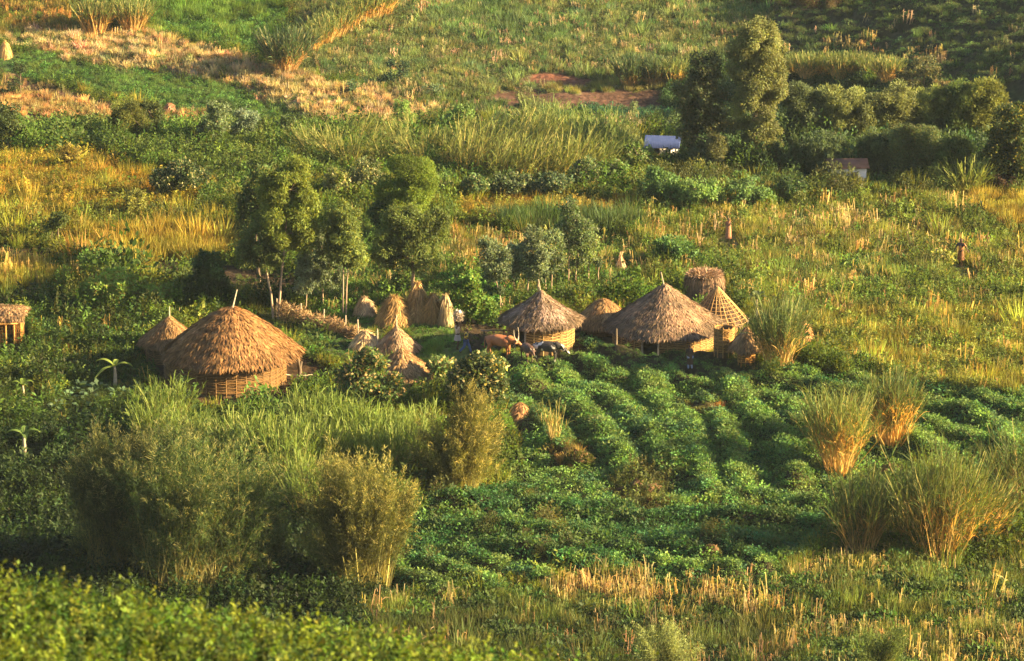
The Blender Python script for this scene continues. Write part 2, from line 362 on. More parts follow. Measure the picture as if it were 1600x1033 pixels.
# zone: name, polygon, ground colour, keep probability, [(proto, weight, tint, scale lo, hi)]
Z = [
 ('scrub', '-900,-900 2500,-900 2500,1500 -900,1500', (.055, .06, .022), .85,
  [('herb', 3, GRN, .8, 1.3), ('weed', 2, GRN, .8, 1.3), ('herb', 2, YGRN, .7, 1.1), ('grass', 2, YGRN, .8, 1.3), ('shrub', .5, DGRN, .8, 1.4), ('dry', .3, TAN, .8, 1.1)]),
 ('back_mid', '440,-60 1260,-60 1240,110 960,135 760,155 600,140 470,110', (.10, .085, .045), .8,
  [('fine', 4, (.20, .235, .085), .8, 1.2), ('weed', 2, (.18, .225, .08), .7, 1.1), ('fine', 1.6, (.11, .18, .075), .8, 1.2), ('dryfine', 1.8, (.46, .34, .2), .7, 1.1), ('herb', .6, BGRN, .8, 1.2)]),
 ('back_mid_green', '640,20 760,0 900,30 880,70 740,75', (.08, .085, .04), .9,
  [('fine', 4, (.13, .20, .075), .9, 1.3), ('herb', 1.5, BGRN, .8, 1.2), ('dryfine', .5, PTAN, .8, 1.2)]),
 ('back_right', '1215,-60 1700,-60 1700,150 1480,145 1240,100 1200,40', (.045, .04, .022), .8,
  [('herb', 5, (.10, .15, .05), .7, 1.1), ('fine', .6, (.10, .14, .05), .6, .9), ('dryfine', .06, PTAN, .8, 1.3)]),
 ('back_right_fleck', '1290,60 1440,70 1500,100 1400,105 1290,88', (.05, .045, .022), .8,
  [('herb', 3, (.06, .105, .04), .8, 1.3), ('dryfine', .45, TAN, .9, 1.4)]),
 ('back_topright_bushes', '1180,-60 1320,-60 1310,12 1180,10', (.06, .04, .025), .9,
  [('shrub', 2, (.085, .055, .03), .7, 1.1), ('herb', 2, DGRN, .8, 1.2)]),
 ('back_foot', '560,135 760,150 1060,160 1060,215 960,215 700,180 520,215', (.10, .09, .04), .85,
  [('dryfine', 3, PTAN, .8, 1.2), ('fine', 3, (.12, .17, .055), .9, 1.2), ('herb', 1, GRN, .8, 1.2)]),
 ('back_foot_green', '740,170 1060,165 1060,190 880,190', (.05, .07, .035), .9, [('herb', 4, (.05, .13, .07), .8, 1.2)]),
 ('left_green', '210,-60 460,-60 430,100 300,62 230,45', (.05, .07, .02), .95,
  [('herb', 4, (.085, .18, .04), .8, 1.4), ('grass', 2, (.13, .22, .04), .9, 1.4)]),
 ('left_top', '-300,-60 130,-60 140,60 60,60 -300,80', (.10, .08, .03), .85,
  [('grass', 3, (.19, .17, .04), .8, 1.3), ('dryfine', 2, (.45, .27, .08), .8, 1.2), ('herb', 2, GRN, .8, 1.2)]),
 ('tan_band', '-20,62 60,50 140,48 240,52 330,75 430,108 560,140 680,165 640,215 560,212 470,190 400,152 300,122 180,112 90,86', (.27, .195, .115), .95,
  [('tuss', 4.2, (.48, .37, .21), .7, 1.15), ('dryfine', 1.6, (.5, .36, .18), .8, 1.2), ('herb', 2.4, (.14, .2, .055), .7, 1.1), ('fine', 1, (.13, .17, .05), .8, 1.2)]),
 ('green_band', '-60,92 60,84 180,112 300,124 400,155 470,180 480,196 400,196 260,172 140,140 40,120 -60,118', (.04, .06, .02), .97,
  [('herb', 5, (.10, .20, .045), .8, 1.15), ('grass', 1.5, (.12, .2, .05), .6, .9)]),
 ('brown_diag', '0,108 60,128 130,150 200,166 180,176 90,158 0,134', (.10, .055, .032), .25, [('herb', 1, GRN, .6, .9), ('dryfine', 1, TAN, .6, .9)]),
 ('tan_low', '-60,128 60,148 160,172 330,178 330,208 180,196 60,184 -60,176', (.13, .085, .045), .92,
  [('tuss', 4, (.5, .32, .14), .6, 1.05), ('dryfine', 2, TAN, .7, 1.2), ('herb', 2, GRN, .7, 1.1)]),
 ('brown_low', '30,182 180,188 200,206 60,204', (.10, .05, .032), .12, [('herb', 1, GRN, .5, .8)]),
 ('plough_far', '752,152 800,142 1050,140 1050,166 800,168', (.10, .052, .035), .04, [('herb', 1, GRN, .5, .8)]),
 ('plough_mound', '800,134 830,118 900,114 930,128 900,138', (.135, .055, .035), .04, [('herb', 1, GRN, .5, .8)]),
 ('verge_far', '850,136 1060,132 1060,142 850,142', (.15, .13, .06), .9, [('grass', 3, (.25, .24, .08), .7, 1)]),
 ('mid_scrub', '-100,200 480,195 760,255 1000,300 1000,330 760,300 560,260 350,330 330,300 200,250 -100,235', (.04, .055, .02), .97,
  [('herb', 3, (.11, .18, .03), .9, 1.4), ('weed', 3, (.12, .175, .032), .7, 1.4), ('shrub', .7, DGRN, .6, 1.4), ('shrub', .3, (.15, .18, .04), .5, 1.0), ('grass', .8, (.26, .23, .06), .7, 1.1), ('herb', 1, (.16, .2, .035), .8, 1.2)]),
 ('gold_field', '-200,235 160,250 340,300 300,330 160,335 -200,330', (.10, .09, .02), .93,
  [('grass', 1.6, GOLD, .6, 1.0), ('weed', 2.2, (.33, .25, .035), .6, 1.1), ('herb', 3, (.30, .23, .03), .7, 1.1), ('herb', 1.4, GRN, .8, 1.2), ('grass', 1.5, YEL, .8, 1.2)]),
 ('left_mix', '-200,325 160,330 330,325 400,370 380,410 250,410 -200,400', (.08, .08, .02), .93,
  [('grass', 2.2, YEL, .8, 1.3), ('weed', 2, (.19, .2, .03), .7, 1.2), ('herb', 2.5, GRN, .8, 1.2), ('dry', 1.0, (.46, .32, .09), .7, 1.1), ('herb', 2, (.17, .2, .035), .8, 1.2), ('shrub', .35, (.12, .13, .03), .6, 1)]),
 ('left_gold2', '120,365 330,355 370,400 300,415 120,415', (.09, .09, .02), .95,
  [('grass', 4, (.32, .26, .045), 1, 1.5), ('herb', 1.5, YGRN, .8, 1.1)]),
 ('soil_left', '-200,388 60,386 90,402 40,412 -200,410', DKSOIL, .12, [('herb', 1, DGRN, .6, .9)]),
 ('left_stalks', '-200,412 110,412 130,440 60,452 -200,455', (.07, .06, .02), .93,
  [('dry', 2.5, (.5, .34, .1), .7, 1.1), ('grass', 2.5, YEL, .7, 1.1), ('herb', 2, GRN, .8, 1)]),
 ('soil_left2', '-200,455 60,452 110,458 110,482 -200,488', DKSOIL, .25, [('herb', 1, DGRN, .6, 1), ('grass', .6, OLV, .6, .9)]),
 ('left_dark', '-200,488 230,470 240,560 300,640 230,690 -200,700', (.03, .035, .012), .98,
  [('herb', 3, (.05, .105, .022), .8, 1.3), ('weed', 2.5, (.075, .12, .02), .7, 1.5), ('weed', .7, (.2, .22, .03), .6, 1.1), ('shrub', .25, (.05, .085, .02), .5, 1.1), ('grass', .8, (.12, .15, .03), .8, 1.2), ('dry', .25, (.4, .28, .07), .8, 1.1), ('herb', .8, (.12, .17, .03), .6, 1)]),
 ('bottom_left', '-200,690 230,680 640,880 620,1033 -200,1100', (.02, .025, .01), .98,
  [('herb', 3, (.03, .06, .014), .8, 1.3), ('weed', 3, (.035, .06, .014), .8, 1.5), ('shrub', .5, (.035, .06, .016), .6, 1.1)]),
 ('soil_strip', '215,418 290,408 500,432 560,455 560,470 440,474 330,452 240,436', DKSOIL, .05, [('herb', 1, DGRN, .6, .9)]),
 ('mid_grove', '470,400 560,340 760,380 1000,400 1020,460 900,470 700,520 480,500', (.07, .075, .025), .95,
  [('herb', 5, (.11, .2, .035), .7, 1.1), ('weed', 1.5, (.11, .18, .035), .6, 1.0), ('grass', 1.5, (.17, .2, .045), .6, .9), ('dry', 1.2, (.44, .32, .13), .6, .95)]),
 ('gold_strip', '690,322 800,308 900,305 1010,318 1010,348 900,352 760,350', (.14, .12, .035), .95,
  [('grass', 2, (.36, .26, .06), .5, .9), ('weed', 1.5, (.3, .25, .05), .5, .9), ('herb', 2, (.25, .21, .04), .6, 1), ('herb', 1, GRN, .7, 1)]),
 ('dark_strip', '770,338 900,338 1060,345 1060,362 900,372 780,360', (.04, .05, .02), .95,
  [('grass', 4, (.07, .115, .035), 1.1, 1.6), ('dry', .4, TAN, .7, 1)]),
 ('grove_field', '700,365 900,372 1000,375 1010,420 700,420', (.11, .1, .04), .95,
  [('grass', 2, (.22, .22, .05), .6, .95), ('dry', 1.3, (.44, .32, .13), .6, .95), ('herb', 3.5, (.13, .2, .04), .7, 1.1)]),
 ('right_field', '1000,330 1100,305 1300,300 1700,295 1700,620 1480,610 1260,545 1180,500 1130,430 1000,440', (.15, .14, .045), .97,
  [('grass', 2.4, (.21, .23, .045), .6, 1.1), ('weed', 1.8, (.16, .21, .04), .6, 1.2), ('herb', 2.8, (.16, .22, .04), .7, 1.15), ('dry', 1.1, (.46, .32, .13), .8, 1.15), ('herb', .6, GRN, .9, 1.3), ('shrub', .10, (.11, .1, .035), .5, .9)]),
 ('right_tan', '1100,345 1300,335 1500,345 1500,380 1250,395 1100,375', (.14, .12, .045), .95,
  [('dry', 2.0, (.48, .34, .17), .7, 1.1), ('weed', 1.2, (.17, .2, .04), .6, 1.1), ('grass', 2.2, (.25, .24, .055), .7, 1.1), ('herb', 2.5, (.15, .21, .045), .8, 1.1)]),
 ('right_green', '1200,400 1400,405 1480,440 1300,450 1180,430', (.08, .09, .03), .95,
  [('herb', 4, (.12, .2, .045), .8, 1.2), ('grass', 2, (.19, .22, .05), .8, 1.2), ('dry', .7, (.5, .36, .15), .7, 1)]),
 ('right_tall', '1240,500 1700,480 1700,620 1480,612 1280,560', (.12, .115, .03), .97,
  [('grass', 4, (.24, .235, .04), .7, 1.15), ('weed', 2, (.2, .23, .04), .6, 1.1), ('herb', 2, (.17, .2, .04), .8, 1.1), ('dry', .8, (.5, .34, .1), .8, 1.1)]),
 ('right_gold', '1480,300 1700,290 1700,360 1560,350', (.13, .11, .03), .95,
  [('grass', 4, (.33, .27, .05), .8, 1.2), ('herb', 2, YGRN, .8, 1.1)]),
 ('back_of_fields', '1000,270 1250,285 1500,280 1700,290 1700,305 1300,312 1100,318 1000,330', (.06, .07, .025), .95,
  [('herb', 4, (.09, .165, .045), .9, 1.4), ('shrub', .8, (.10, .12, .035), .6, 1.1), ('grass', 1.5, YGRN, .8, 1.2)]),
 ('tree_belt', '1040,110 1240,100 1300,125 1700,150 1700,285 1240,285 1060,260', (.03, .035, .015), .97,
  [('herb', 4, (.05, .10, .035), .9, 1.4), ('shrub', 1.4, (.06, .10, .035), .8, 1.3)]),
 ('compound_grass', '640,500 760,495 790,555 720,600 640,610', (.10, .12, .035), .97,
  [('grass', 3, (.15, .25, .045), .45, .7), ('herb', 2, (.12, .24, .04), .5, .8)]),
 ('yard', '560,492 720,500 690,520 560,515', (.09, .10, .03), .8, [('herb', 3, (.1, .2, .035), .7, 1.1)]),
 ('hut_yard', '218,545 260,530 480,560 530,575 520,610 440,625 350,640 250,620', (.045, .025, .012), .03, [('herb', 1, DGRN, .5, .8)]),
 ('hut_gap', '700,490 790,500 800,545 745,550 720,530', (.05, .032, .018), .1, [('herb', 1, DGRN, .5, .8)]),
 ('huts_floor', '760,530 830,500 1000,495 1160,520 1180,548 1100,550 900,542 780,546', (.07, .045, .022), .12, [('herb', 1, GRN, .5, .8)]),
 ('green_patch_hut', '470,515 560,520 560,560 480,560', (.05, .06, .02), .98, [('herb', 4, (.09, .2, .04), .8, 1.2)]),
 ('green_behind', '700,440 780,430 790,500 720,495', (.05, .07, .02), .98, [('herb', 4, (.11, .22, .04), .9, 1.3)]),
 ('potato', '785,550 840,543 900,526 960,538 1060,548 1130,556 1200,585 1260,575 1420,600 1480,605 1700,625 1700,740 1560,760 1440,745 1330,800 1310,850 1180,905 1000,915 880,900 600,945 600,890 640,800 760,790 790,740 800,700 780,640',
  (.040, .032, .016), 1.0, [('pot', 5, POT, .8, 1.2), ('pot', 2.5, (.18, .27, .07), .6, 1.1), ('pot', 1.2, (.06, .14, .055), .8, 1.2), ('weed', .35, (.13, .2, .06), .35, .6)]),
 ('pot_rough', '640,770 800,760 900,790 1300,800 1300,860 1000,870 640,880', (.03, .026, .012), .9,
  [('pot', 4, (.06, .15, .048), .8, 1.2), ('herb', 1.6, (.08, .14, .035), .8, 1.2), ('shrub', .12, (.10, .10, .03), .5, .8)]),
 ('dirt_a', '1065,632 1130,625 1138,640 1090,650', (.09, .055, .026), .5, [('herb', 2, (.12, .11, .03), .5, .8), ('tuss', 1, (.25, .14, .05), .4, .6)]),
 ('dirt_b', '965,745 1010,725 1050,745 1055,790 1000,795 965,780', (.05, .035, .016), .85, [('herb', 3, (.12, .15, .035), .6, 1.0), ('weed', 2, (.12, .14, .035), .6, 1.0), ('tuss', .5, (.22, .13, .05), .4, .6)]),
 ('dirt_c', '855,700 905,690 930,720 870,735', (.05, .035, .016), .8, [('herb', 2, (.12, .11, .03), .5, .8), ('tuss', 1, (.3, .17, .06), .4, .7)]),
 ('stubble', '560,945 700,935 860,915 960,900 1180,905 1320,862 1500,880 1700,880 1700,1150 560,1150', (.045, .045, .016), .97,
  [('dry', 1.1, (.42, .32, .13), .7, 1.0), ('herb', 4, (.075, .125, .03), .8, 1.2), ('grass', 1.5, (.13, .16, .035), .8, 1.1)]),
 ('stubble_dense', '860,915 980,900 1220,905 1260,960 1060,970 880,945', (.07, .055, .02), .97,
  [('dry', 1.7, (.45, .33, .13), .7, 1.05), ('herb', 3, (.075, .125, .03), .8, 1.1)]),
 ('stubble_low', '560,975 900,965 1240,975 1240,1150 560,1150', (.03, .03, .012), .97,
  [('herb', 4, (.055, .09, .026), .8, 1.2), ('grass', 2, (.09, .11, .03), .8, 1.1), ('dry', .3, (.3, .19, .09), .8, 1.1)]),
]
Z = [(n, [tuple(map(float, q.split(','))) for q in p.split()], np.array(g), k, mix) for n, p, g, k, mix in Z]

def zone_of(px, py):
    out = np.zeros(px.shape, int)
    for i, z in enumerate(Z):
        out[inpoly(px, py, z[1])] = i
    return out

# ------------------------------------------------------------------ ground sheet
def axis(lo, hi, step, far, n):
    a = np.arange(lo, hi + step / 2, step)
    g = np.geomspace(step * 3, far, n)
    return np.concatenate([(lo - g)[::-1], a, hi + g])
gx = axis(-62, 62, .4, 2800, 40)
gy = np.concatenate([-np.geomspace(3, 2500, 24)[::-1], np.arange(0, 180, 2.0), np.arange(180, 300, .38), np.arange(300, 345, 1.0), np.arange(345, 430, .6), 430 + np.geomspace(3, 2500, 30)])
XX, YY = np.meshgrid(gx, gy)
ZZ = H0(XX, YY) + bump(XX.ravel(), YY.ravel()).reshape(XX.shape)
ZZ += .05 * R.normal(size=ZZ.shape) * (YY > 170) * (YY < 430)
pxs, pys = project(XX, np.maximum(YY, 20), ZZ)
nx, ny = len(gx), len(gy)
jx = 7 * lump(XX, YY, 4, 14, 3.0); jy = 4 * lump(YY + 50, XX, 4, 14, 3.0)
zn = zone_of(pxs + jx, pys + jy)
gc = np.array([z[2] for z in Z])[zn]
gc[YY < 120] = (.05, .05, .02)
gc = gc * (1 + .18 * R.normal(size=gc.shape[:2])[..., None]).clip(.5, 1.6)
ii = (np.arange(ny - 1)[:, None] * nx + np.arange(nx - 1)[None]).ravel()
gq = np.stack([ii, ii + 1, ii + nx + 1, ii + nx], 1)
gm, nt = new_mat('field_soil')
a_ = N(nt, 'ShaderNodeAttribute', attribute_name='Col'); g_ = N(nt, 'ShaderNodeNewGeometry')
n1 = N(nt, 'ShaderNodeTexNoise'); n1.inputs['Scale'].default_value = 2.5; n1.inputs['Detail'].default_value = 8
nt.links.new(g_.outputs['Position'], n1.inputs['Vector'])
mr = N(nt, 'ShaderNodeMapRange'); mr.inputs['From Min'].default_value = .3; mr.inputs['From Max'].default_value = .7
mr.inputs['To Min'].default_value = .55; mr.inputs['To Max'].default_value = 1.4
nt.links.new(n1.outputs['Fac'], mr.inputs['Value'])
cx_ = N(nt, 'ShaderNodeCombineXYZ')
for k in range(3): nt.links.new(mr.outputs[0], cx_.inputs[k])
cc = mixrgb(nt, 'MULTIPLY', a_.outputs['Color'], cx_.outputs[0])
p_ = N(nt, 'ShaderNodeBsdfPrincipled'); p_.inputs['Roughness'].default_value = .95; p_.inputs['Specular IOR Level'].default_value = .1
nt.links.new(cc, p_.inputs['Base Color'])
b_ = N(nt, 'ShaderNodeBump'); b_.inputs['Strength'].default_value = .8; b_.inputs['Distance'].default_value = .12
nt.links.new(n1.outputs['Fac'], b_.inputs['Height']); nt.links.new(b_.outputs[0], p_.inputs['Normal'])
o_ = N(nt, 'ShaderNodeOutputMaterial'); nt.links.new(p_.outputs[0], o_.inputs[0])
g = link('ground', arr_mesh('ground', np.stack([XX, YY, ZZ], -1).reshape(-1, 3), gq, gc.reshape(-1, 3), gm, smooth_=True))
g['kind'] = 'structure'

# ------------------------------------------------------------------ cover prototypes (never linked to the scene)
def proto_leafy(n, r, h, L, W, up=.4, shade=.25):
    g = G(); a = R.uniform(0, 6.28, n); rr = r * np.sqrt(R.uniform(0, 1, n)); zz = h * (1 - (rr / r) ** 2 * .6) * R.uniform(.25, 1, n)
    P = np.stack([rr * np.cos(a), rr * np.sin(a), zz], 1)
    A = unit(P * [1, 1, .3] / max(r, .01) + rdir(n) * .9 + [0, 0, up]); Nn = unit(rdir(n) * .8 + [0, 0, 1.0])
    g.leaves(P, A, Nn, R.uniform(.7, 1.3, n) * L, R.uniform(.7, 1.3, n) * W, vary((1, 1, 1), n, shade, .08)); return g
def proto_grass(n, r, h, W, droop=.7, tip=(1.1, 1.05, 1)):
    g = G(); a = R.uniform(0, 6.28, n); rr = r * np.sqrt(R.uniform(0, 1, n))
    P = np.stack([rr * np.cos(a), rr * np.sin(a), 0 * a], 1)
    A = unit(P / r * .35 + rdir(n) * .22 + [0, 0, 1.0]); c = vary((.9, .9, .9), n, .25, .1)
    g.blades(P, A, h * R.uniform(.5, 1.1, n), W * R.uniform(.7, 1.3, n), c, 2, R.uniform(0, droop, n), c * np.array(tip)); return g
def proto_dry(n, r, h, W, extra=3):
    g = G(); a = R.uniform(0, 6.28, n); rr = r * np.sqrt(R.uniform(0, 1, n))
    P = np.stack([rr * np.cos(a), rr * np.sin(a), 0 * a], 1); A = unit(rdir(n) * .13 + [0, 0, 1.0]); hh = h * R.uniform(.45, 1.1, n)
    c = vary((.95, .95, .95), n, .25, .05)
    g.blades(P, A, hh, W, c, 1, 0, taper=False)
    m = n * extra; k = np.repeat(np.arange(n), extra)
    Q = P[k] + A[k] * (hh[k] * R.uniform(.3, .95, m))[:, None]
    g.blades(Q, unit(rdir(m) + [0, 0, .3]), R.uniform(.15, .4, m) * h, W * 1.1, c[k] * .9, 2, 1.6); return g
def proto_weed(n):
    g = G()
    for _ in range(n):
        a = R.uniform(0, 6.28); r = .34 * math.sqrt(R.uniform()); h = R.uniform(.4, 1.05); m = 13; t = R.uniform(.25, 1, m)
        P = np.stack([r * math.cos(a) * (1 + .4 * t), r * math.sin(a) * (1 + .4 * t), h * t], 1)
        g.leaves(P, unit(rdir(m) * [1, 1, .6] + [0, 0, .5]), unit(rdir(m) * .8 + [0, 0, 1]), R.uniform(.10, .2, m), R.uniform(.05, .09, m), vary((1, 1, 1), m, .3, .1) * R.uniform(.7, 1.2))
    return g
PROTO = {}
def reg(key, gs, mat='leaf_inst'):
    c = bpy.data.collections.new('cover_' + key)
    for i, gg in enumerate(gs):
        o = bpy.data.objects.new('%s_clump_%02d' % (key, i), gg.mesh(key + '_clump', M[mat])); c.objects.link(o)
    PROTO[key] = (c, len(gs))
reg('herb', [proto_leafy(46, .36, .5, .13, .075) for _ in range(4)])
reg('pot', [proto_leafy(58, .36, .42, .125, .08, up=.2, shade=.35) for _ in range(4)])
reg('shrub', [proto_leafy(220, .62, 1.35, .15, .08) for _ in range(3)])
reg('weed', [proto_weed(7) for _ in range(4)])
reg('grass', [proto_grass(46, .30, .75, .03) for _ in range(4)])
reg('fine', [proto_grass(34, .34, .85, .045, 1.2) for _ in range(3)])
reg('dryfine', [proto_dry(8, .28, .8, .036, 3) for _ in range(3)])
reg('dry', [proto_dry(8, .30, .9, .03, 1) for _ in range(4)])
reg('tuss', [proto_grass(70, .30, .75, .05, 2.2) for _ in range(3)])
def proto_sprig(n):
    g = G()
    for _ in range(n):
        a = R.uniform(0, 6.28); r = .16 * math.sqrt(R.uniform()); h = R.uniform(.35, .95); lean = R.normal(0, .12, 2)
        m = 22; t = R.uniform(.15, 1, m)
        P = np.stack([r * math.cos(a) + lean[0] * t, r * math.sin(a) + lean[1] * t, h * t], 1)
        A = unit(rdir(m) * [1, 1, .5] + [0, 0, .45]); c = vary((1, 1, 1), m, .3, .1) * (1 - .0 * t)[:, None]
        g.leaves(P, A, unit(rdir(m) * .7 + [0, 0, 1]), R.uniform(.09, .17, m) * (1.15 - .5 * t), R.uniform(.05, .085, m) * (1.15 - .4 * t), c)
    return g
reg('sprig', [proto_sprig(3) for _ in range(5)])

def scatter(name, key, P, tint, scl):
    """one stuff object: points carrying clumps of one prototype family"""
    n = len(P); me = bpy.data.meshes.new(name); me.vertices.add(n); me.vertices.foreach_set('co', np.asarray(P, np.float32).ravel())
    def at_(nm, ty, f, v): a = me.attributes.new(nm, ty, 'POINT'); a.data.foreach_set(f, v)
    rot = np.stack([R.normal(0, .12, n), R.normal(0, .12, n), R.uniform(0, 6.28, n)], 1).astype(np.float32)
    at_('rot', 'FLOAT_VECTOR', 'vector', rot.ravel()); at_('scl', 'FLOAT', 'value', np.asarray(scl, np.float32))
    at_('pid', 'INT', 'value', R.integers(0, PROTO[key][1], n).astype(np.int32))
    at_('tint', 'FLOAT_COLOR', 'color', np.hstack([tint, np.ones((n, 1))]).astype(np.float32).ravel())
    o = link(name, me); o['kind'] = 'stuff'
    ng = bpy.data.node_groups.new(name + '_clumps', 'GeometryNodeTree')
    ng.interface.new_socket('Geometry', in_out='INPUT', socket_type='NodeSocketGeometry')
    ng.interface.new_socket('Geometry', in_out='OUTPUT', socket_type='NodeSocketGeometry')
    gi = ng.nodes.new('NodeGroupInput'); go = ng.nodes.new('NodeGroupOutput')
    ip = ng.nodes.new('GeometryNodeInstanceOnPoints'); ci = ng.nodes.new('GeometryNodeCollectionInfo')
    ci.inputs['Collection'].default_value = PROTO[key][0]; ci.inputs['Separate Children'].default_value = True; ci.inputs['Reset Children'].default_value = True
    def na(nm, ty):
        q = ng.nodes.new('GeometryNodeInputNamedAttribute'); q.data_type = ty; q.inputs['Name'].default_value = nm
        return [s for s in q.outputs if s.enabled and s.name == 'Attribute'][0]
    L = ng.links.new
    L(gi.outputs[0], ip.inputs['Points']); L(ci.outputs[0], ip.inputs['Instance'])
    ip.inputs['Pick Instance'].default_value = True
    L(na('pid', 'INT'), ip.inputs['Instance Index']); L(na('scl', 'FLOAT'), ip.inputs['Scale'])
    er = ng.nodes.new('FunctionNodeEulerToRotation'); L(na('rot', 'FLOAT_VECTOR'), er.inputs[0]); L(er.outputs[0], ip.inputs['Rotation'])
    L(ip.outputs[0], go.inputs[0])
    o.modifiers.new('clumps', 'NODES').node_group = ng
    return o

# candidates over the visible land and a margin
def cands(y0, y1, sp, wide=1.3):
    out = []
    y = y0
    while y < y1:
        hw = y * .1228 * wide + 2; n = int(2 * hw / sp)
        x = -hw + (np.arange(n) + R.uniform(0, 1, n)) * sp
        out.append(np.stack([x, y + R.uniform(-.5, .5, n) * sp], 1)); y += sp * .9
    return np.concatenate(out)
C_ = np.concatenate([cands(183, 268, .29), cands(268, 312, .33), cands(345, 415, .34)])
Zc = H(C_[:, 0], C_[:, 1]); Z0c = H0(C_[:, 0], C_[:, 1]); cpx, cpy = project(C_[:, 0], C_[:, 1], Zc)
jx = 7 * lump(C_[:, 0], C_[:, 1], 4, 14, 3.0); jy = 4 * lump(C_[:, 1] + 50, C_[:, 0], 4, 14, 3.0)
cz = zone_of(cpx + jx, cpy + jy)
LOW = []
KEEP_OUT = []       # (x, y, radius) filled below: nothing grows inside huts and animals
def build_cover():
    keep = np.ones(len(C_), bool)
    for x, y, r in KEEP_OUT: keep &= (C_[:, 0] - x) ** 2 + (C_[:, 1] - y) ** 2 > r * r
    low = np.ones(len(C_))
    for x, y, r, f in LOW:
        m = (np.abs(C_[:, 0] - x) < r) & (C_[:, 1] > y - r - 2.2) & (C_[:, 1] < y + r)
        low[m] = np.minimum(low[m], f)
    acc = {}
    patch = lump(C_[:, 0], C_[:, 1], 5, 14, 1.7)
    for i, z in enumerate(Z):
        idx = np.where((cz == i) & keep)[0]
        idx = idx[R.uniform(size=len(idx)) < z[3]]
        if z[0].startswith('back_right'): idx = idx[(Zc[idx] - Z0c[idx] > .6) | (R.uniform(size=len(idx)) < .12)]
        if z[0] == 'tan_band': idx = idx[(Zc[idx] - Z0c[idx] > .12) | (R.uniform(size=len(idx)) < .85)]
        if z[0] == 'potato': idx = idx[(Zc[idx] - Z0c[idx] > .16) | (R.uniform(size=len(idx)) < .55)]
        if not len(idx): continue
        w = np.array([m[1] for m in z[4]], float)
        # patchy mixing: a slow noise shifts the weights so kinds grow in drifts
        ph = np.arange(len(w)) * 2.1
        W = w[None] * np.exp(1.1 * np.sin(patch[idx, None] * 2.2 + ph[None]))
        W = np.cumsum(W / W.sum(1, keepdims=True), 1); pick = (R.uniform(size=len(idx))[:, None] > W).sum(1).clip(0, len(w) - 1)
        for k, m in enumerate(z[4]):
            q = idx[pick == k]
            if not len(q): continue
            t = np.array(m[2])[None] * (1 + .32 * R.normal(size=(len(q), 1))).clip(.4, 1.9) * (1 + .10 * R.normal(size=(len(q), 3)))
            s = R.uniform(m[3], m[4], len(q)) * np.where(C_[q, 1] > 335, .78, 1) * np.exp(R.normal(0, .17 if m[0] == 'pot' else .26, len(q)))
            s = np.where(low[q] < 1, np.minimum(s * low[q], .62 if m[0] != 'shrub' else .3), s * .93)
            acc.setdefault(m[0], []).append((q, t.clip(.003, 1), s))
    names = {'herb': 'undergrowth', 'weed': 'tall_weeds', 'pot': 'potato_vines', 'shrub': 'low_scrub', 'grass': 'grass', 'fine': 'millet_crop', 'dryfine': 'ripe_crop', 'dry': 'crop_stubble', 'tuss': 'straw_tufts'}
    for key, L in acc.items():
        q = np.concatenate([a for a, _, _ in L]); t = np.concatenate([b for _, b, _ in L]); s = np.concatenate([c for _, _, c in L])
        P = np.stack([C_[q, 0], C_[q, 1], Zc[q] - .03], 1)
        scatter(names[key], key, P, t, s)
    # the near slope under the photographer, out of focus
    n = 11000
    y = R.uniform(50, 79, n); x = R.uniform(-1.3, 1.0, n) * (y * .1228 + 1)
    d = lump(x * 5, y * 5, 5, 14, 2.0)
    k = (x < 6)
    x, y, d = x[k], y[k], d[k]
    base = np.where((d > 0)[:, None], np.array([[.125, .165, .016]]), np.array([[.055, .098, .012]]))
    t = base * (1 + .4 * R.normal(size=(len(x), 1))).clip(.3, 2.0) * (1 + .1 * R.normal(size=(len(x), 3)))
    scatter('foreground_hedge', 'sprig', np.stack([x, y, H0(x, y) - .05], 1), t.clip(.003, 1), R.uniform(.6, 1.15, len(x)) * (1 + .16 * d))
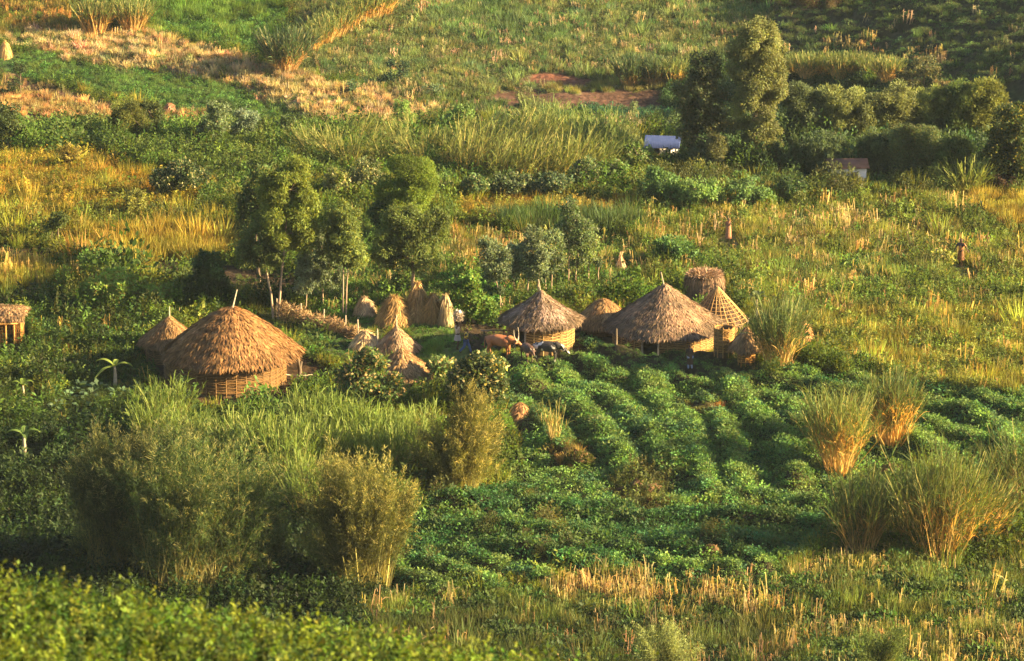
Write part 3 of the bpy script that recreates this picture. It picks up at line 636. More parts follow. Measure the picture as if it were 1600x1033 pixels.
# ------------------------------------------------------------------ thatch, wattle, huts
def thatch(g, Rr, h, p, n, col, L=.42, W=.05, z0=0, sag=.0, rough=.35, eave=True, cols2=None, arc=None):
    """roof surface z = z0 + h*(1 - s**p): dark backing cone plus layered strips"""
    f = lambda s: z0 + h * (1 - s ** p)
    a0, a1 = arc or (0, 6.2832)
    th = np.linspace(a0, a1, 41); ss = np.linspace(.02, 1, 9)
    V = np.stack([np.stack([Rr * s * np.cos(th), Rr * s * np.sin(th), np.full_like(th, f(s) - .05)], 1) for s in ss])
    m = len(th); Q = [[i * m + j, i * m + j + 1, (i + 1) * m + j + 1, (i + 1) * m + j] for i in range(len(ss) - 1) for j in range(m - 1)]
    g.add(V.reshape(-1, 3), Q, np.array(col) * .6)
    s = np.sqrt(R.uniform(.0, 1.0, n)); a = R.uniform(a0, a1, n)
    ds = .02; dz = (f(s + ds) - f(s)) / (Rr * ds)
    radial = np.stack([np.cos(a), np.sin(a), 0 * a], 1)
    T = unit(radial + np.array([0, 0, 1.]) * dz[:, None])
    out = unit(np.cross(T, np.stack([-np.sin(a), np.cos(a), 0 * a], 1))); out *= np.sign(out[:, 2:3])
    P = radial * (Rr * s * (1 + .018 * np.sin(a * 7 + 1) + .012 * np.sin(a * 13)))[:, None]; P[:, 2] = f(s) + R.uniform(-.02, .05, n) + .05 * s * np.sin(a * 5 + 2) + .035 * np.sin(s * 40 + a)
    tang = np.stack([-np.sin(a), np.cos(a), 0 * a], 1)
    A = unit(T + tang * R.normal(0, rough, (n, 1)) + out * R.uniform(-.02, .22, (n, 1)))
    c = vary(col, n, .42, .06) * (1 + .22 * lump(a * 5, s * 9, 2, 10, 1.3))[:, None].clip(.55, 1.5)
    if cols2 is not None:
        k = lump(a * 6, s * 7, 3, 14, 2.2) + R.normal(size=n) * .6 > .7; c[k] = vary(cols2, k.sum(), .3, .05)
    g.leaves(P - A * .1, A, out + .25 * rdir(n), L * R.uniform(.6, 1.25, n), W * R.uniform(.6, 1.5, n), c)
    if eave:
        m = int(150 * Rr); a = R.uniform(a0, a1, m); rr = Rr * R.uniform(.95, 1.01, m)
        P = np.stack([rr * np.cos(a), rr * np.sin(a), f(rr / Rr)], 1)
        A = unit(np.stack([np.cos(a), np.sin(a), 0 * a], 1) * .5 + [0, 0, -1.] + .25 * rdir(m))
        g.leaves(P, A, rdir(m) * .4 + np.stack([np.cos(a), np.sin(a), .4 + 0 * a], 1), R.uniform(.15, .38, m), .055, vary(np.array(col) * .8, m, .3))

def wattle(g, Rr, h, nst=26, dz=.085, rr=.028, col=(1, 1, 1), door=None, jit=.012):
    a0, a1 = (0, 6.2832) if door is None else (door[0] + door[1], door[0] - door[1] + 6.2832)
    z = .06; k = 0
    while z < h:
        n = 92; th = np.linspace(a0, a1, n)
        r = Rr + .022 * np.sin(th * nst / 2 + math.pi * k) + R.normal(0, jit, n) * .5
        zz = z + .015 * np.sin(th * 3 + k) + R.normal(0, jit, n) * .4
        g.tube(np.stack([r * np.cos(th), r * np.sin(th), zz], 1), rr * R.uniform(.8, 1.2), 4, np.array(col) * R.uniform(.6, 1.25))
        z += dz * R.uniform(.85, 1.15); k += 1
    for a in np.linspace(a0, a1, nst):
        g.tube([[Rr * math.cos(a), Rr * math.sin(a), -.3], [Rr * math.cos(a), Rr * math.sin(a), h + .15]], .035, 5, np.array(col) * .8)

def mud_ring(g, Rr, h, door=None):
    a0, a1 = (0, 6.2832) if door is None else (door[0] + door[1], door[0] - door[1] + 6.2832)
    th = np.linspace(a0, a1, 60)
    for r in (Rr,):
        V = np.concatenate([np.stack([r * np.cos(th), r * np.sin(th), 0 * th - .3], 1), np.stack([r * np.cos(th), r * np.sin(th), 0 * th + h], 1)])
        g.add(V, [[i, i + 1, 60 + i + 1, 60 + i] for i in range(59)], (1, 1, 1))

def hut(name, label, px, py, Rw, hw, Re, hr, p, col, n, col2=None, door=None, pole=None, off=(0, 0), wcol=(1, 1, 1), cat='hut', rz=0, dz=.085, L=.42, W=.05):
    loc = at(px, py); t = thing(name, label, cat, loc)
    KEEP_OUT.append((loc.x, loc.y, Rw + .05)); LOW.append((loc.x, loc.y, Rw + .8, .45))
    w = G(); wattle(w, Rw, hw, col=wcol, door=door, nst=max(14, int(Rw * 11)), dz=dz); wo = w.obj('wall', M['cane'], t)
    m = G(); mud_ring(m, Rw - .07, hw, door); m.obj('mud_lining', M['mud'], wo)
    g = G(); thatch(g, Re, hr, p, n, col, z0=hw - .12, cols2=col2, L=L, W=W); ro = g.obj('thatched_roof', M['straw'], t)
    ro.location = (off[0], off[1], 0)
    if pole is not None:
        q = G(); q.tube([[0, 0, hw + hr - .5], [pole[0], pole[1], hw + hr + pole[2]]], [.06, .035], 6); q.obj('peak_pole', M['pole'], ro)
    if door is not None:
        d = G()
        for s in (-1, 1):
            a = door[0] + s * door[1]; d.tube([[Rw * math.cos(a), Rw * math.sin(a), -.2], [Rw * math.cos(a), Rw * math.sin(a), hw + .1]], .07, 6)
        d.obj('door_frame', M['pole'], t)
    return t

BROWN = (.27, .135, .05); GREYB = (.225, .145, .09); STRAW = (.46, .31, .13); RED = (.38, .20, .09)
PI = math.pi
def huts():
    hut('thatched_hut', 'large round hut with domed shaggy brown thatch and slanting peak pole beside dark yard', 352, 592, 3.6, 1.8, 4.05, 2.7, 1.35, BROWN, 15000, (.40, .20, .075),
        pole=(.38, -.1, 1.0), off=(.42, 0), wcol=(.55, .45, .34), L=.5, W=.085)
    hut('thatched_hut', 'small brown thatched hut tucked behind the big domed hut', 266, 562, 1.45, 1.3, 1.85, 1.55, .95, (.30, .16, .065), 4200, (.42, .24, .10), pole=(.02, 0, .45), wcol=(.7, .6, .5))
    hut('thatched_hut', 'grey thatched hut with sharp peak and woven cane wall behind the cattle', 845, 536, 2.02, 1.62, 2.48, 1.85, .8, GREYB, 7000, (.40, .27, .2),
        door=(-PI * .72, .2), pole=(-.15, 0, .5), wcol=(1.1, 1, .8))
    hut('thatched_hut', 'largest grey brown thatched hut with wide cone roof above banded cane wall', 1038, 543, 3.15, 1.55, 3.62, 2.6, .98, GREYB, 14000, (.42, .25, .15),
        door=(-PI * .60, .16), pole=(-.25, 0, .6), wcol=(1.15, 1.05, .85), dz=.1)
    hut('thatched_shed', 'low rough straw shed between the two grey thatched huts', 942, 520, 1.3, .75, 1.75, 1.45, 1.5, (.33, .18, .075), 3600, (.5, .3, .13), wcol=(.6, .5, .4))
    hut('thatched_granary', 'low conical straw granary roof with fine pale ribs beside the flowering bushes', 620, 552, .9, .45, 1.35, 1.35, .9, (.36, .21, .11), 3200, (.5, .32, .18), pole=(0, 0, .55))
    hut('thatched_shelter', 'half hidden shelter with sloping straw roof behind the yellow flowering bush', 628, 598, 1.3, .7, 2.0, 1.5, .95, (.33, .19, .08), 3600, (.5, .3, .14))
    # roof of bare poles, not yet thatched
    loc = at(1120, 520); t = thing('roof_frame_hut', 'unfinished hut with conical roof of bare poles and laths beside largest hut', 'hut', loc)
    KEEP_OUT.append((loc.x, loc.y, 1.3)); LOW.append((loc.x, loc.y, 2.0, .4))
    w = G(); wattle(w, 1.25, .95, nst=16, col=(.7, .6, .5)); w.obj('wall', M['cane'], t)
    Re, h, z0 = 1.95, 2.15, .75
    for k in range(26):
        a = k / 26 * 2 * PI + R.normal(0, .03); q = G()
        q.tube([[0.05 * math.cos(a), .05 * math.sin(a), z0 + h], [Re * math.cos(a), Re * math.sin(a), z0 + R.uniform(-.1, .05)]], [.03, .032], 5, (1.15, 1.1, 1.0) if k % 2 else (.85, .75, .6))
        q.obj('rafter', M['cane'], t)
    for s in np.linspace(.25, .98, 9):
        th = np.linspace(0, 2 * PI, 40)[:-1]; q = G()
        q.tube(np.stack([Re * s * np.cos(th), Re * s * np.sin(th), z0 + h * (1 - s) + .03 + R.normal(0, .012, 39)], 1), .02, 4, (1.1, 1.0, .85), closed=True)
        q.obj('lath', M['cane'], t)
    g = G(); thatch(g, 1.75, 2.0, 1, 1100, (.20, .12, .07), z0=.72, eave=False); g.obj('thatch_layer', M['straw'], t)
    # woven granaries
    for px, py, r, h, cap, lab, c in [
            (1131, 549, .6, 1.45, 0, 'open woven cane granary touching the right side of the largest hut', (1.15, .95, .65)),
            (1166, 566, .50, 1.3, 1, 'narrow woven granary with drooping straw cap beside the reeds', (1.25, .95, .55))]:
        loc = at(px, py); t = thing('woven_granary', lab, 'granary', loc); KEEP_OUT.append((loc.x, loc.y, r)); LOW.append((loc.x, loc.y, r + .5, .45))
        w = G(); wattle(w, r, h, nst=12, col=c, dz=.075); wo = w.obj('wall', M['cane'], t)
        m = G(); mud_ring(m, r - .05, h); m.obj('mud_lining', M['mud'], wo)
        if cap:
            g = G(); thatch(g, .95, 1.3, .9, 2600, (.30, .17, .08), z0=h - .35, cols2=(.5, .3, .14), rough=.45, L=.5); g.obj('straw_cap', M['straw'], t)
            q = G(); q.tube([[0, 0, h + .7], [.1, 0, h + 1.4]], .035, 5); q.obj('peak_pole', M['pole'], t)
        else:
            th = np.linspace(0, 2 * PI, 30)[:-1]; q = G(); q.tube(np.stack([r * np.cos(th), r * np.sin(th), 0 * th + h], 1), .05, 5, (1, .8, .5), closed=True); q.obj('rim', M['cane'], t)
    # hut with a doorway at the left edge
    loc = at(-2, 531); t = thing('doorway_hut', 'small square wattle hut with open dark doorway at the left edge', 'hut', loc); KEEP_OUT.append((loc.x, loc.y, 1.5)); LOW.append((loc.x, loc.y, 2.2, .4))
    w = G(); X0, X1, Y0, Y1, hh = -1.6, 1.45, -.9, .9, 1.65
    def run(x0, y0, x1, y1):
        n = int(max(abs(x1 - x0), abs(y1 - y0)) / .17) + 2
        for i in range(n):
            f = i / (n - 1); w.tube([[x0 + (x1 - x0) * f, y0 + (y1 - y0) * f, -.3], [x0 + (x1 - x0) * f, y0 + (y1 - y0) * f, hh]], .034, 4, np.array((1.0, .7, .36)) * R.uniform(.6, 1.2))
        for k in range(17):
            z = .08 + k * .094; m = 20; f = np.linspace(0, 1, m)
            w.tube(np.stack([x0 + (x1 - x0) * f + R.normal(0, .01, m), y0 + (y1 - y0) * f + .03 * np.sin(f * 30 + k * PI) + R.normal(0, .01, m), np.full(m, z)], 1), .026, 4, np.array((1.0, .7, .36)) * R.uniform(.5, 1.2))
    run(X0, Y0, .55, Y0); run(1.1, Y0, X1, Y0); run(X1, Y0, X1, Y1); run(X0, Y1, X1, Y1); run(X0, Y0, X0, Y1)
    w.obj('wall', M['cane'], t)
    d = G()
    for x in (.57, 1.08): d.tube([[x, Y0 - .06, -.2], [x, Y0 - .06, 1.25]], .06, 6, (1, .8, .5))
    d.tube([[.15, Y0 - .1, 1.24], [1.3, Y0 - .1, 1.24]], .045, 6, (1.2, 1, .7)); d.obj('door_frame', M['cane'], t)
    g = G(); n = 2600
    x = R.uniform(X0 - .2, X1 + .25, n); y = R.uniform(Y0 - .35, Y1 + .3, n); z = 1.65 + .45 * (1 - (y / 1.25) ** 2) - .25 * np.clip(x - 1, 0, 1)
    g.box((-.05, 0, 1.72), (1.62, 1.0, .09), (.18, .11, .06))
    g.leaves(np.stack([x, y, z], 1), unit(np.stack([.4 * np.clip(x - .6, -1, 1), y * .9, -.35 + 0 * x], 1) + .35 * rdir(n)), unit(rdir(n) * .4 + [0, 0, 1]), R.uniform(.25, .5, n), .05, vary((.36, .22, .11), n, .4))
    m = 300; x = R.uniform(X0 - .2, X1 + .25, m); g.leaves(np.stack([x, np.full(m, Y0 - .32), np.full(m, 1.78)], 1), unit([[.1, -.3, -1.]] + .3 * rdir(m)), unit([[0, -1., .3]] + .4 * rdir(m)), R.uniform(.25, .55, m), .05, vary((.4, .24, .11), m, .4))
    g.obj('thatched_roof', M['straw'], t)

# ------------------------------------------------------------------ straw
def stook(label, px, py, Rr, h, col=STRAW, n=1500, p=1.6, cat='straw stack', name='straw_stack', lean=0, group=None, z0=0, rough=.3):
    loc = at(px, py, .05); t = thing(name, label, cat, loc, group=group)
    KEEP_OUT.append((loc.x, loc.y, Rr * .8)); LOW.append((loc.x, loc.y, Rr + .4, .5))
    g = G(); thatch(g, Rr, h, p, n, col, L=min(.9, .35 * h + .25), W=.05, rough=rough, cols2=np.array(col) * 1.35)
    m = n // 12; a = R.uniform(0, 6.28, m)   # loose ends at the top
    g.blades(np.stack([.1 * np.cos(a), .1 * np.sin(a), np.full(m, h * .86)], 1), unit(rdir(m) * .5 + [lean, 0, 1.]), R.uniform(.2, .5, m) * min(1, h * .6), .035, vary(col, m, .3), 2, .8)
    o = g.obj('straw', M['straw'], t)
    if lean: o.rotation_euler = (0, lean * .35, 0)
    return t

def straws():
    G1 = 'straw stacks behind the compound path'
    stook('wide golden straw stack slumping left behind the path', 616, 507, 1.15, 1.8, (.34, .20, .07), 3000, 1.5, rough=.65, group=G1)
    stook('tall shaggy straw stack topped by a thin trunk', 652, 503, .85, 2.6, (.31, .185, .07), 3000, 1.2, rough=.55, group=G1)
    stook('narrow straw stack standing right of the tallest one', 677, 506, .55, 1.9, (.34, .20, .07), 1500, 1.8, rough=.45, group=G1)
    stook('slim pale sheaf of stalks at the right end of the stacks', 697, 510, .42, 2.05, (.40, .28, .14), 900, 1.8, rough=.12, group=G1)
    stook('small pale brush pile left of the golden stacks', 570, 490, .7, 1.1, (.40, .27, .15), 900, 1.5, rough=.6)
    stook('pale straw mound leaning on a post beside the granary roof', 572, 545, 1.05, 1.1, (.60, .40, .2), 2000, 1.5, rough=.35)
    stook('round golden haystack in the open field right of the reeds', 1251, 537, .78, 1.25, (.50, .26, .10), 1500, 2.4, rough=.6)
    stook('small haystack at the upper left edge of the far field', 9, 90, .62, 1.5, (.6, .36, .13), 700, 1.6, rough=.15)
    stook('dry brown brush heap on the green rows under the cattle', 812, 652, .62, .75, (.42, .22, .09), 900, 1.8, rough=.7)
    stook('dry stalk tepee alone in the field behind the largest hut', 970, 421, .32, 1.15, (.62, .42, .24), 260, 1.0, rough=.2)
    stook('small brown heap at the far tan plot near the leaning tree', 265, 175, .55, .8, (.4, .2, .11), 400, 2, rough=.6)
    # flat-topped stack on posts
    loc = at(1100, 468); t = thing('platform_stack', 'flat topped dark straw stack on posts behind the bare roof frame', 'straw stack', loc)
    LOW.append((loc.x, loc.y, 1.8, .35)); KEEP_OUT.append((loc.x, loc.y, 1.2))
    g = G(); n = 3200; a = R.uniform(0, 6.28, n); r = 1.15 + R.normal(0, .04, n)
    z = R.uniform(.5, 1.62, n)
    g.leaves(np.stack([r * np.cos(a), r * np.sin(a), z], 1), unit(np.stack([.12 * np.cos(a), .12 * np.sin(a), -1 + 0 * a], 1) + .12 * rdir(n)), np.stack([np.cos(a), np.sin(a), .2 + 0 * a], 1) + .4 * rdir(n), R.uniform(.5, 1.0, n), .05, vary((.24, .145, .085), n, .5))
    n = 1600; a = R.uniform(0, 6.28, n); r = 1.08 * np.sqrt(R.uniform(size=n))
    g.leaves(np.stack([r * np.cos(a), r * np.sin(a), 1.62 + .12 * (1 - r ** 2)], 1), unit(rdir(n) * [1, 1, .35] + .5 * np.stack([np.cos(a), np.sin(a), 0 * a], 1)), unit(rdir(n) * .5 + [0, 0, 1]), R.uniform(.2, .5, n), .05, vary((.36, .22, .13), n, .4))
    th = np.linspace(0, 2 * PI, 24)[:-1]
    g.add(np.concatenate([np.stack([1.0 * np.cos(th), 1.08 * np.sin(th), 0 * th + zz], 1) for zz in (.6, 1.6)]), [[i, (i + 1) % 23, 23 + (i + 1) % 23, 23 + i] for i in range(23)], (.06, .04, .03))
    g.obj('straw', M['straw'], t)
    for k in range(7):
        a = k / 7 * 6.28 + .3; q = G(); q.tube([[.95 * math.cos(a), .95 * math.sin(a), -.3], [.95 * math.cos(a), .95 * math.sin(a), 1.6]], .06, 6); q.obj('post', M['dark_bark'], t)
    # brush fence behind the big hut
    t = thing('brush_fence', 'long low fence of dry brush running behind the domed hut', 'fence', at(500, 512))
    o = t.location; pts = [at(a, b) for a, b in ((432, 497), (470, 506), (505, 514), (540, 524), (560, 531))]
    LOW.extend((p.x, p.y, 1.6, .35) for p in pts)
    g = G(); n = 4200; f = R.uniform(0, 3.999, n); i = f.astype(int); f -= i; PP = np.array([list(p) for p in pts])
    P = PP[i] * (1 - f[:, None]) + PP[i + 1] * f[:, None] - np.array(o); P[:, 1] += R.normal(0, .25, n); zz = R.uniform(-.1, .75, n) * (1 + .35 * lump(P[:, 0] * 3, P[:, 0], 3, 12, 2)).clip(.2, 1.7); P[:, 2] += zz
    g.leaves(P, unit(rdir(n) + [0, 0, .3]), rdir(n), R.uniform(.2, .55, n), .04, vary((.32, .20, .10), n, .6)); g.obj('brushwood', M['straw'], t)
    for p in PP[::1]:
        q = G(); q.tube([p - o - [0, 0, .2], p - o + [R.normal(0, .05), 0, 1.25]], .045, 6); q.obj('post', M['pole'], t)
    # posts
    def post(label, px, py, h, r=.05, lean=0, m='pole', rail=None):
        t = thing('wooden_post', label, 'post', at(px, py)); LOW.append((t.location.x, t.location.y, .7, .4)); q = G(); q.tube([[0, 0, -.2], [lean * .5, 0, h * .5], [lean, 0, h]], [r * 1.1, r, r * .8], 7); q.obj('shaft', M[m], t)
        return t
    post('thin upright post at the right side of the straw mound', 590, 552, 1.5, .05)
    t = thing('drying_rack', 'forked stump with a low horizontal rail right of the domed hut', 'rack', at(468, 597))
    q = G(); q.tube([[0, 0, -.2], [.03, 0, .7], [-.06, 0, 1.35]], [.14, .12, .08], 8); q.tube([[.02, 0, .6], [.16, 0, 1.2]], [.08, .05], 6); q.obj('stump', M['dark_bark'], t)
    q = G(); q.tube([[-.8, -.1, .42], [0, -.16, .34], [.8, -.1, .42]], .04, 6); q.obj('rail', M['pole'], t)
    t = thing('hitching_rail', 'pale horizontal rail on two short posts left of the cattle', 'rail', at(772, 540))
    for x in (-.6, .6): q = G(); q.tube([[x, 0, -.2], [x, 0, .9]], .05, 6); q.obj('post', M['dark_bark'], t)
    q = G(); q.tube([[-.8, 0, .92], [.9, 0, .95]], .045, 6, (1, 1, 1)); q.obj('rail', M['pole'], t)
    post('short knotted post by the shed left of the largest hut', 963, 540, 1.0, .07, m='dark_bark')

# ------------------------------------------------------------------ figures
def skin(name, V, E, Rd, mat, parent, root=0, sub=1):
    me = bpy.data.meshes.new(name); me.from_pydata([tuple(v) for v in V], E, []); me.update()
    o = link(name, me, parent); me.materials.append(mat)
    md = o.modifiers.new('skin', 'SKIN'); md.use_smooth_shade = True
    sv = me.skin_vertices[0].data
    for i, r in enumerate(Rd): sv[i].radius = (r, r) if not isinstance(r, tuple) else r
    sv[root].use_root = True
    s = o.modifiers.new('sub', 'SUBSURF'); s.levels = sub; s.render_levels = sub
    return o

def person(label, px, py, rz, sc=1.0, legs=None, arms=None, lean=0.0, skirt=None, shirt=None, trousers=None, hair='black', bundle=None, wrap=None, name='person'):
    """local: faces +y, x to its left/right, z up"""
    loc = at(px, py); t = thing(name, label, 'person', loc, rz); t.scale = (sc,) * 3; LOW.append((loc.x, loc.y, .9, .35)); KEEP_OUT.append((loc.x, loc.y, .4))
    J = {'pel': (0, 0, .95, .13), 'wai': (0, lean * .3, 1.1, .12), 'che': (0, lean * .7, 1.33, .145), 'nek': (0, lean, 1.5, .055), 'jaw': (0, lean * 1.08 + .02, 1.58, .07), 'hed': (0, lean * 1.1, 1.67, .095), 'top': (0, lean * 1.1 - .01, 1.74, .07), 'nos': (0, lean * 1.1 + .11, 1.635, .018)}
    E = [('pel', 'wai'), ('wai', 'che'), ('che', 'nek'), ('nek', 'jaw'), ('jaw', 'hed'), ('hed', 'top'), ('hed', 'nos')]
    legs = legs or {}; arms = arms or {}
    for s, k in ((-1, 'l'), (1, 'r')):
        L = legs.get(k, ((s * .11, .03, .5), (s * .11, 0, .08))); kn, an = L
        J['hip' + k] = (s * .1, 0, .88, .095); J['kne' + k] = (*kn, .065); J['ank' + k] = (*an, .042); J['toe' + k] = (an[0], an[1] + .16, max(.03, an[2] - .05), .035)
        E += [('pel', 'hip' + k), ('hip' + k, 'kne' + k), ('kne' + k, 'ank' + k), ('ank' + k, 'toe' + k)]
        A = arms.get(k, ((s * .25, lean * .5, 1.14), (s * .27, lean * .5 + .08, .9))); el, wr = (Vector(A[0]), Vector(A[1]))
        J['sho' + k] = (s * .19, lean * .85, 1.42, .06); J['elb' + k] = (*el, .045); J['wri' + k] = (*wr, .03)
        d = (wr - el).normalized(); sd = Vector((0, 1, 0)).cross(d); sd = sd.normalized() if sd.length > .1 else Vector((1, 0, 0)); up = d.cross(sd)
        pa = wr + d * .07; J['pal' + k] = (*pa, .032)
        E += [('che', 'sho' + k), ('sho' + k, 'elb' + k), ('elb' + k, 'wri' + k), ('wri' + k, 'pal' + k)]
        for f, (off, ln) in enumerate(((-.032, .07), (-.011, .085), (.011, .08), (.03, .06))):
            a = pa + d * .03 + up * off; b = a + d * ln * .5; c = b + (d * .8 + sd * .5 * -s).normalized() * ln * .5
            J['f%d%s' % (f, k)] = (*b, .0095); J['g%d%s' % (f, k)] = (*c, .008); E += [('pal' + k, 'f%d%s' % (f, k)), ('f%d%s' % (f, k), 'g%d%s' % (f, k))]
        th = wr + d * .03 + up * .04; th2 = th + (d + up).normalized() * .045; J['t' + k] = (*th, .012); J['u' + k] = (*th2, .009); E += [('wri' + k, 't' + k), ('t' + k, 'u' + k)]
    J['earl'] = (-.095, lean * 1.1, 1.64, .02); J['earr'] = (.095, lean * 1.1, 1.64, .02); E += [('hed', 'earl'), ('hed', 'earr')]
    ks = list(J); ix = {k: i for i, k in enumerate(ks)}
    b = skin('body', [J[k][:3] for k in ks], [(ix[a], ix[c]) for a, c in E], [J[k][3] for k in ks], M['skin'], t)
    for s in (-1, 1): g = G(); g.box((s * .035, lean * 1.1 + .098, 1.665), (.012, .006, .007), (1, 1, 1)); g.obj('eye', M['horn'], b)
    # hair
    def cloth(nm, keys, edges, extra, mat):
        ii = {k: i for i, k in enumerate(keys)}
        return skin(nm, [J[k][:3] for k in keys], [(ii[a], ii[c]) for a, c in edges], [J[k][3] + extra for k in keys], mat, t)
    if hair:
        skin('hair', [(0, lean * 1.1 - .03, 1.66), (0, lean * 1.1 - .02, 1.75)], [(0, 1)], [.098, .075], M['hair'] if hair == 'black' else hair, t)
    if shirt: cloth('shirt', ['che', 'wai', 'pel', 'shol', 'shor', 'elbl', 'elbr'], [('che', 'wai'), ('wai', 'pel'), ('che', 'shol'), ('che', 'shor'), ('shol', 'elbl'), ('shor', 'elbr')], .022, shirt)
    if trousers: cloth('trousers', ['pel', 'hipl', 'hipr', 'knel', 'kner', 'ankl', 'ankr'], [('pel', 'hipl'), ('pel', 'hipr'), ('hipl', 'knel'), ('hipr', 'kner'), ('knel', 'ankl'), ('kner', 'ankr')], .028, trousers)
    if skirt:
        z1, z0, mat = skirt; g = G(); zz = np.linspace(z1, z0, 9); th = np.linspace(0, 2 * PI, 25)[:-1]; f = (z1 - zz) / (z1 - z0)
        V = np.stack([np.stack([(.17 + .07 * q + .015 * q * np.sin(th * 6)) * np.cos(th), (.14 + .08 * q + .015 * q * np.sin(th * 5)) * np.sin(th) + lean * max(0, (z - .95)) * 1.2, 0 * th + z], 1) for q, z in zip(f, zz)])
        g.add(V.reshape(-1, 3), [[i * 24 + j, i * 24 + (j + 1) % 24, (i + 1) * 24 + (j + 1) % 24, (i + 1) * 24 + j] for i in range(8) for j in range(24)], (1, 1, 1)); g.obj('wrap', mat, t, True)
    return t

def cow(label, px, py, rz, mat, horn=.0, sc=1.0, headdown=0.0, name='cow', cat='cow'):
    loc = at(px, py); t = thing(name, label, cat, loc, rz); t.scale = (sc,) * 3
    hd = headdown
    V = [(-.02, 0, 1.03, .36), (-.45, 0, 1.08, .31), (-.78, 0, 1.13, .24), (.42, 0, 1.06, .34), (.62, 0, 1.14, .25), (.5, 0, 1.38, .11), (.88, 0, 1.22 - hd * .3, .17), (1.1, 0, 1.34 - hd, .13), (1.25, 0, 1.22 - hd, .105), (1.45, 0, 1.02 - hd, .075),
         (-.97, 0, 1.2, .035), (-1.03, 0, .8, .022), (-1.02, 0, .5, .04)]
    E = [(0, 1), (1, 2), (0, 3), (3, 4), (4, 5), (4, 6), (6, 7), (7, 8), (8, 9), (2, 10), (10, 11), (11, 12)]
    for s in (-1, 1):
        n = len(V); V += [(.45, s * .18, .78, .12), (.5, s * .19, .45, .062), (.48, s * .19, .13, .045), (.53, s * .19, .04, .055)]; E += [(3, n), (n, n + 1), (n + 1, n + 2), (n + 2, n + 3)]
        n = len(V); V += [(-.58, s * .2, .78, .15), (-.78, s * .2, .5, .065), (-.7, s * .2, .14, .045), (-.65, s * .2, .04, .055)]; E += [(2, n), (n, n + 1), (n + 1, n + 2), (n + 2, n + 3)]
        n = len(V); V += [(1.08, s * .2, 1.33 - hd, .05), (1.06, s * .31, 1.29 - hd, .025)]; E += [(7, n), (n, n + 1)]
    skin('body', [v[:3] for v in V], E, [v[3] for v in V], mat, t, sub=2)
    if horn:
        for s in (-1, 1):
            q = G(); f = np.linspace(0, 1, 9)
            q.tube(np.stack([1.08 - .1 * f, s * (.08 + .42 * horn * np.sin(f * 2.2)), 1.42 - hd + horn * 1.0 * f ** 1.3], 1), .05 * (1 - f * .8), 7); q.obj('horn', M['horn'], t)
    return t

def patch_mat(name, a, b, thr=.52, scale=2.2):
    m, nt = new_mat(name); tc = N(nt, 'ShaderNodeTexCoord'); no = N(nt, 'ShaderNodeTexNoise'); no.inputs['Scale'].default_value = scale; no.inputs['Detail'].default_value = 1
    nt.links.new(tc.outputs['Object'], no.inputs['Vector']); cr = N(nt, 'ShaderNodeValToRGB'); cr.color_ramp.elements[0].position = thr - .015; cr.color_ramp.elements[1].position = thr + .015
    cr.color_ramp.elements[0].color = (*a, 1); cr.color_ramp.elements[1].color = (*b, 1); nt.links.new(no.outputs['Fac'], cr.inputs[0])
    p = N(nt, 'ShaderNodeBsdfPrincipled'); p.inputs['Roughness'].default_value = .6; nt.links.new(cr.outputs[0], p.inputs['Base Color'])
    o = N(nt, 'ShaderNodeOutputMaterial'); nt.links.new(p.outputs[0], o.inputs[0]); return m

